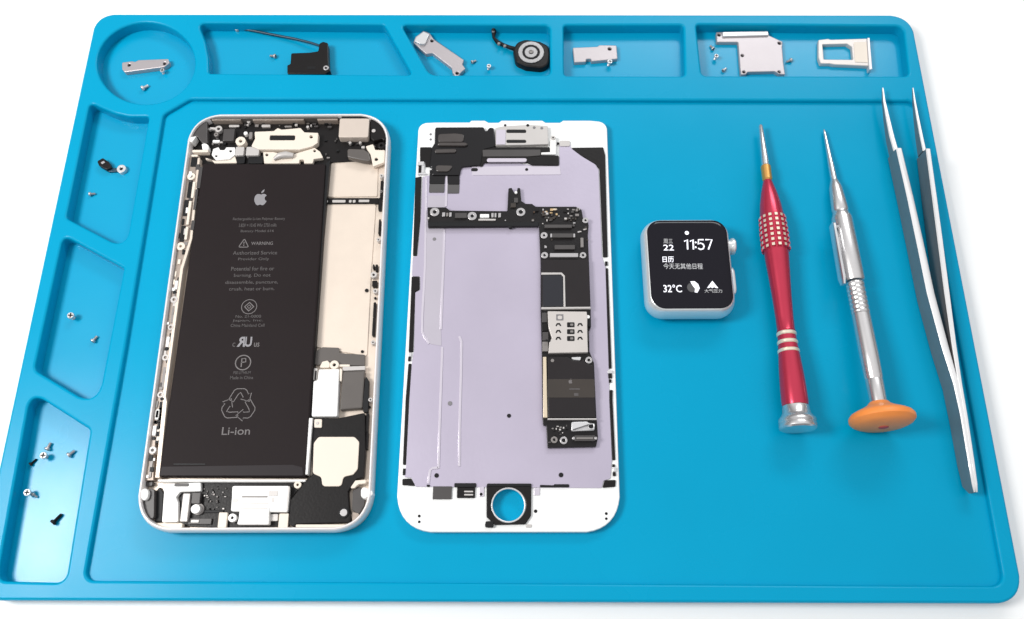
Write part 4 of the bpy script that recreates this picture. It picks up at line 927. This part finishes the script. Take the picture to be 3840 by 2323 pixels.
disc(t, 'ring_well', 'K2', 1420, 402, 65, f0 + .0303, f0 + .0320, 'deep_black', 53, .0005)
disc(t, 'centre_pin', 'K2', 1420, 398, 17, f0 + .0303, f0 + .0345, 'mid_grey')
tube(t, 'flex_tail', [U(*Q('K2', *p), ZF + h) for p, h in (((1128, 205), .030), ((1134, 250), .018), ((1132, 292), .012), ((1165, 330), .012), ((1212, 350), .013), ((1258, 368), .016), ((1300, 380), .018))], [.008, .010, .006, .010, .008, .009, .010], 'ink_dark', 6)
for p in ((1130, 240), (1172, 334), (1218, 352)):
    disc(t, 'flex_contact', 'K2', *p, 12, ZF + .018, ZF + .027, 'mid_grey', 0, .002)
t = loose('metal_bracket', 'K2', 1910, 415, 'plain silver rectangular plate alone in the fourth top compartment', 'bracket', GR)
poly(t, 'plate', 'K2', [(1740, 368), (1930, 360), (1945, 348), (2078, 350), (2086, 455), (1885, 474), (1880, 455), (1846, 456), (1842, 478), (1752, 482)], f0, f0 + .018, 'steel_part', .004, .003, holes=[(2025, 378, 13)])
t = loose('shield_cover', 'K3', 620, 370, 'large stepped silver shield cover with corner screw holes', 'shield cover', GR)
poly(t, 'plate', 'K3', [(342, 222), (700, 214), (708, 246), (742, 262), (800, 288), (797, 330), (806, 440), (818, 516), (776, 512), (745, 494), (560, 498), (545, 515), (512, 516), (506, 470), (492, 292), (345, 292)], f0, f0 + .018, 'steel_part', .004, .003, holes=[(362, 242, 11), (778, 299, 11), (522, 384, 10), (533, 497, 10), (776, 497, 10)])
poly(t, 'folded_lip', 'K3', [(385, 220), (698, 214), (706, 244), (388, 252)], f0 + .0185, f0 + .026, 'steel_bright', .003, .003)
t = loose('card_tray', 'K3', 1230, 365, 'small silver card tray with an open window in the right compartment', 'card tray')
bm = bmesh.new()
prism(bm, rnd(pts_of('K3', [(1046, 276), (1115, 268), (1130, 274), (1384, 266), (1396, 452), (1385, 456), (1150, 446), (1130, 440), (1062, 440), (1046, 398)], f0 + .018), .006), [rnd(pts_of('K3', [(1076, 308), (1244, 304), (1276, 326), (1284, 412), (1084, 410)], f0 + .018), .003)], f0, f0 + .018, .003)
mesh_obj('frame', bm, 'reader_metal', t)
poly(t, 'tray_plate', 'K3', [(1290, 292), (1378, 290), (1388, 432), (1300, 428)], f0 + .0185, f0 + .0200, 'cream', .003, .0005)
poly(t, 'front_bar', 'K3', [(1384, 262), (1400, 262), (1418, 478), (1398, 482)], f0, f0 + .026, 'steel_bright', .002)
t = loose('earpiece_contact', 'K4', 600, 480, 'tiny black contact piece joined to a silver eyelet in the upper left compartment', 'phone part')
poly(t, 'body', 'K4', [(542, 455), (574, 436), (610, 460), (624, 492), (594, 502), (552, 478)], f0, f0 + .022, 'black', .006, .003)
poly(t, 'glint_pad', 'K4', [(562, 462), (580, 452), (588, 462), (570, 472)], f0 + .0223, f0 + .025, 'tin', .002)
poly(t, 'link_strip', 'K4', [(600, 498), (650, 492), (655, 512), (606, 514)], f0, f0 + .010, 'cable_blue_grey', .002)
disc(t, 'eyelet', 'K4', 678, 497, 25, f0, f0 + .016, 'steel_bright', 10)
t.name = 'contact_piece'
# loose screws
def screw_bm(long=1.0):
    """a screw lying along x: domed head with a cross slot, threaded shank"""
    bm = bmesh.new()
    prof = [(0, .003), (0, .0105), (.003, .0120), (.008, .0120), (.010, .0105), (.0105, .0062)]
    s = .0125
    while s < .012 + .018 * long:
        prof += [(s, .0066), (s + .0014, .0052)]; s += .0028
    prof += [(s, .0058), (s + .002, .002)]
    lathe(None, '', Vector((0, 0, 0)), Vector((1, 0, 0)), prof, None, 14, True, bm)
    for a, b in ((.0085, .0022), (.0022, .0085)):
        bm.faces.new([bm.verts.new((-.0004 - .0001 * (a > b), y, z)) for y, z in ((-a, -b), (a, -b), (a, b), (-a, b))]).material_index = 1
    return bm
bm = screw_bm(); scr0 = mesh_obj('screw', bm, ['steel_bright', 'ink_dark']); scr_mesh = scr0.data
bm = screw_bm(1.7); tmp = mesh_obj('screw', bm, ['ink_dark', 'ink_dark']); scr_long = tmp.data; bpy.data.objects.remove(tmp)
bm = screw_bm(); tmp = mesh_obj('screw', bm, ['tin', 'ink_dark']); scr_tin = tmp.data; bpy.data.objects.remove(tmp)
bpy.data.objects.remove(scr0)
SCREWS = [(612, 270, 'up', 0, 1.0, 0, 'bright small screw tucked under the right end of the slim bracket'),
          (541, 327, 'lie', 40, 1.15, 0, 'small screw alone in the lower part of the round compartment'),
          (1024, 209, 'lie', 170, 1.0, 1, 'small screw left of the black antenna module'),
          (1775, 229, 'lie', 30, .85, 1, 'tiny screw just right of the diagonal bracket tip'),
          (1834, 254, 'up', 0, 1.0, 0, 'small upright screw between the diagonal bracket and the button module'),
          (2286, 239, 'up', 0, 1.15, 0, 'small screw below the right end of the plain rectangular plate'),
          (2671, 177, 'lie', 120, .9, 1, 'thin slanted screw nearest the shield cover arm, above two other screws'),
          (2685, 216, 'up', 0, 1.0, 0, 'bright round screw head left of the shield cover, middle of three'),
          (2717, 260, 'lie', 45, .85, 1, 'faint screw left of the shield cover near the front edge'),
          (2962, 226, 'lie', 200, .95, 1, 'small screw between the shield cover and the card tray'),
          (342, 726, 'lie', 10, .9, 1, 'dull screw below the black contact piece in the upper left compartment'),
          (274, 1190, 'up', 0, 1.35, 0, 'bright larger screw in the middle left compartment'),
          (352, 1272, 'lie', 60, 1.0, 1, 'smaller duller screw in the middle left compartment, near its right wall'),
          (180, 1676, 'lie', 75, 1.05, 1, 'dark screw touching the bright one in the lower left compartment'),
          (172, 1712, 'up', 0, 1.3, 0, 'bright screw topmost in the lower left compartment, touching a dark one'),
          (117, 1736, 'lie', 50, 1.05, 2, 'short dark screw near the left wall of the lower left compartment'),
          (264, 1701, 'lie', 45, 1.05, 1, 'dull screw near the right wall of the lower left compartment'),
          (112, 1850, 'up', 0, 1.3, 0, 'bright screw low on the left of the lower left compartment'),
          (127, 1858, 'lie', -30, .8, 1, 'little screw leaning against the low bright screw at lower left'),
          (206, 1952, 'lie', 52, 1.15, 3, 'long black screw alone nearest the front edge')]
for x, y, pose, rz, s, k, label in SCREWS:
    o = bpy.data.objects.new('screw', [scr_mesh, scr_tin, scr_long, scr_long][k])
    C.objects.link(o)
    if k == 2: s *= .75
    p = U(x, y, ZF + .012)
    s *= .78
    o.scale = (s,) * 3
    if pose == 'up':
        o.rotation_euler = (0, R(90), R(rz)); o.location = (p.x, p.y, ZF + .0305 * s)
        o.rotation_euler = (0, R(90 + 8), R(rz))
    else:
        o.rotation_euler = (0, R(8), R(rz))
        d = Vector((math.cos(R(rz)), math.sin(R(rz)), 0)) * .014 * s
        o.location = (p.x - d.x, p.y - d.y, ZF + .0125 * s)
    tag(o, label, 'screw', 'loose screws in the compartments')

# ------------------------------------------------------------------ light, world, camera
sc = bpy.context.scene
w = bpy.data.worlds.new('World'); sc.world = w; w.use_nodes = True
nt = w.node_tree; bg = nt.nodes['Background']; bg.inputs[1].default_value = 1.0     # a bright ceiling above dimmer walls
tc = nt.nodes.new('ShaderNodeTexCoord'); sp = nt.nodes.new('ShaderNodeSeparateXYZ'); cr_ = nt.nodes.new('ShaderNodeValToRGB')
nt.links.new(tc.outputs['Generated'], sp.inputs[0]); nt.links.new(sp.outputs['Z'], cr_.inputs[0]); nt.links.new(cr_.outputs[0], bg.inputs[0])
el = cr_.color_ramp.elements
el[0].position, el[0].color = .0, (.06, .063, .068, 1)
el[1].position, el[1].color = 1., (.84, .85, .865, 1)
x_ = el.new(.28); x_.color = (.14, .145, .155, 1)
x_ = el.new(.62); x_.color = (.61, .62, .635, 1)
def area(name, loc, target, size, power, col=(1, 1, 1)):
    l = bpy.data.lights.new(name, 'AREA'); l.shape = 'RECTANGLE'; l.size, l.size_y = size; l.energy = power; l.color = col
    o = bpy.data.objects.new(name, l); C.objects.link(o); o.location = loc
    o.rotation_euler = (Vector(target) - Vector(loc)).to_track_quat('-Z', 'Y').to_euler()
    return o
area('key_lamp', (-4.5, .75, 5.6), (0, 1.0, 0), (1.7, 1.9), 345, (1, .985, .96))
area('ceiling_lamp', (2.8, 8.4, 6.5), (.6, 1.0, 0), (5.0, 1.8), 270, (.97, .99, 1))
cam = bpy.data.cameras.new('Camera'); co = bpy.data.objects.new('Camera', cam); C.objects.link(co)
co.location = (0, 0, HC); co.rotation_euler = (math.pi / 2 - PITCH, 0, 0)
cam.sensor_width = 36; cam.lens = 36 * FPX / 3840; cam.clip_start = .05; cam.clip_end = 100
sc.camera = co
sc.view_settings.view_transform = 'Standard'; sc.view_settings.look = 'None'; sc.view_settings.exposure = 0; sc.view_settings.gamma = 1
sc.view_settings.use_curve_mapping = False
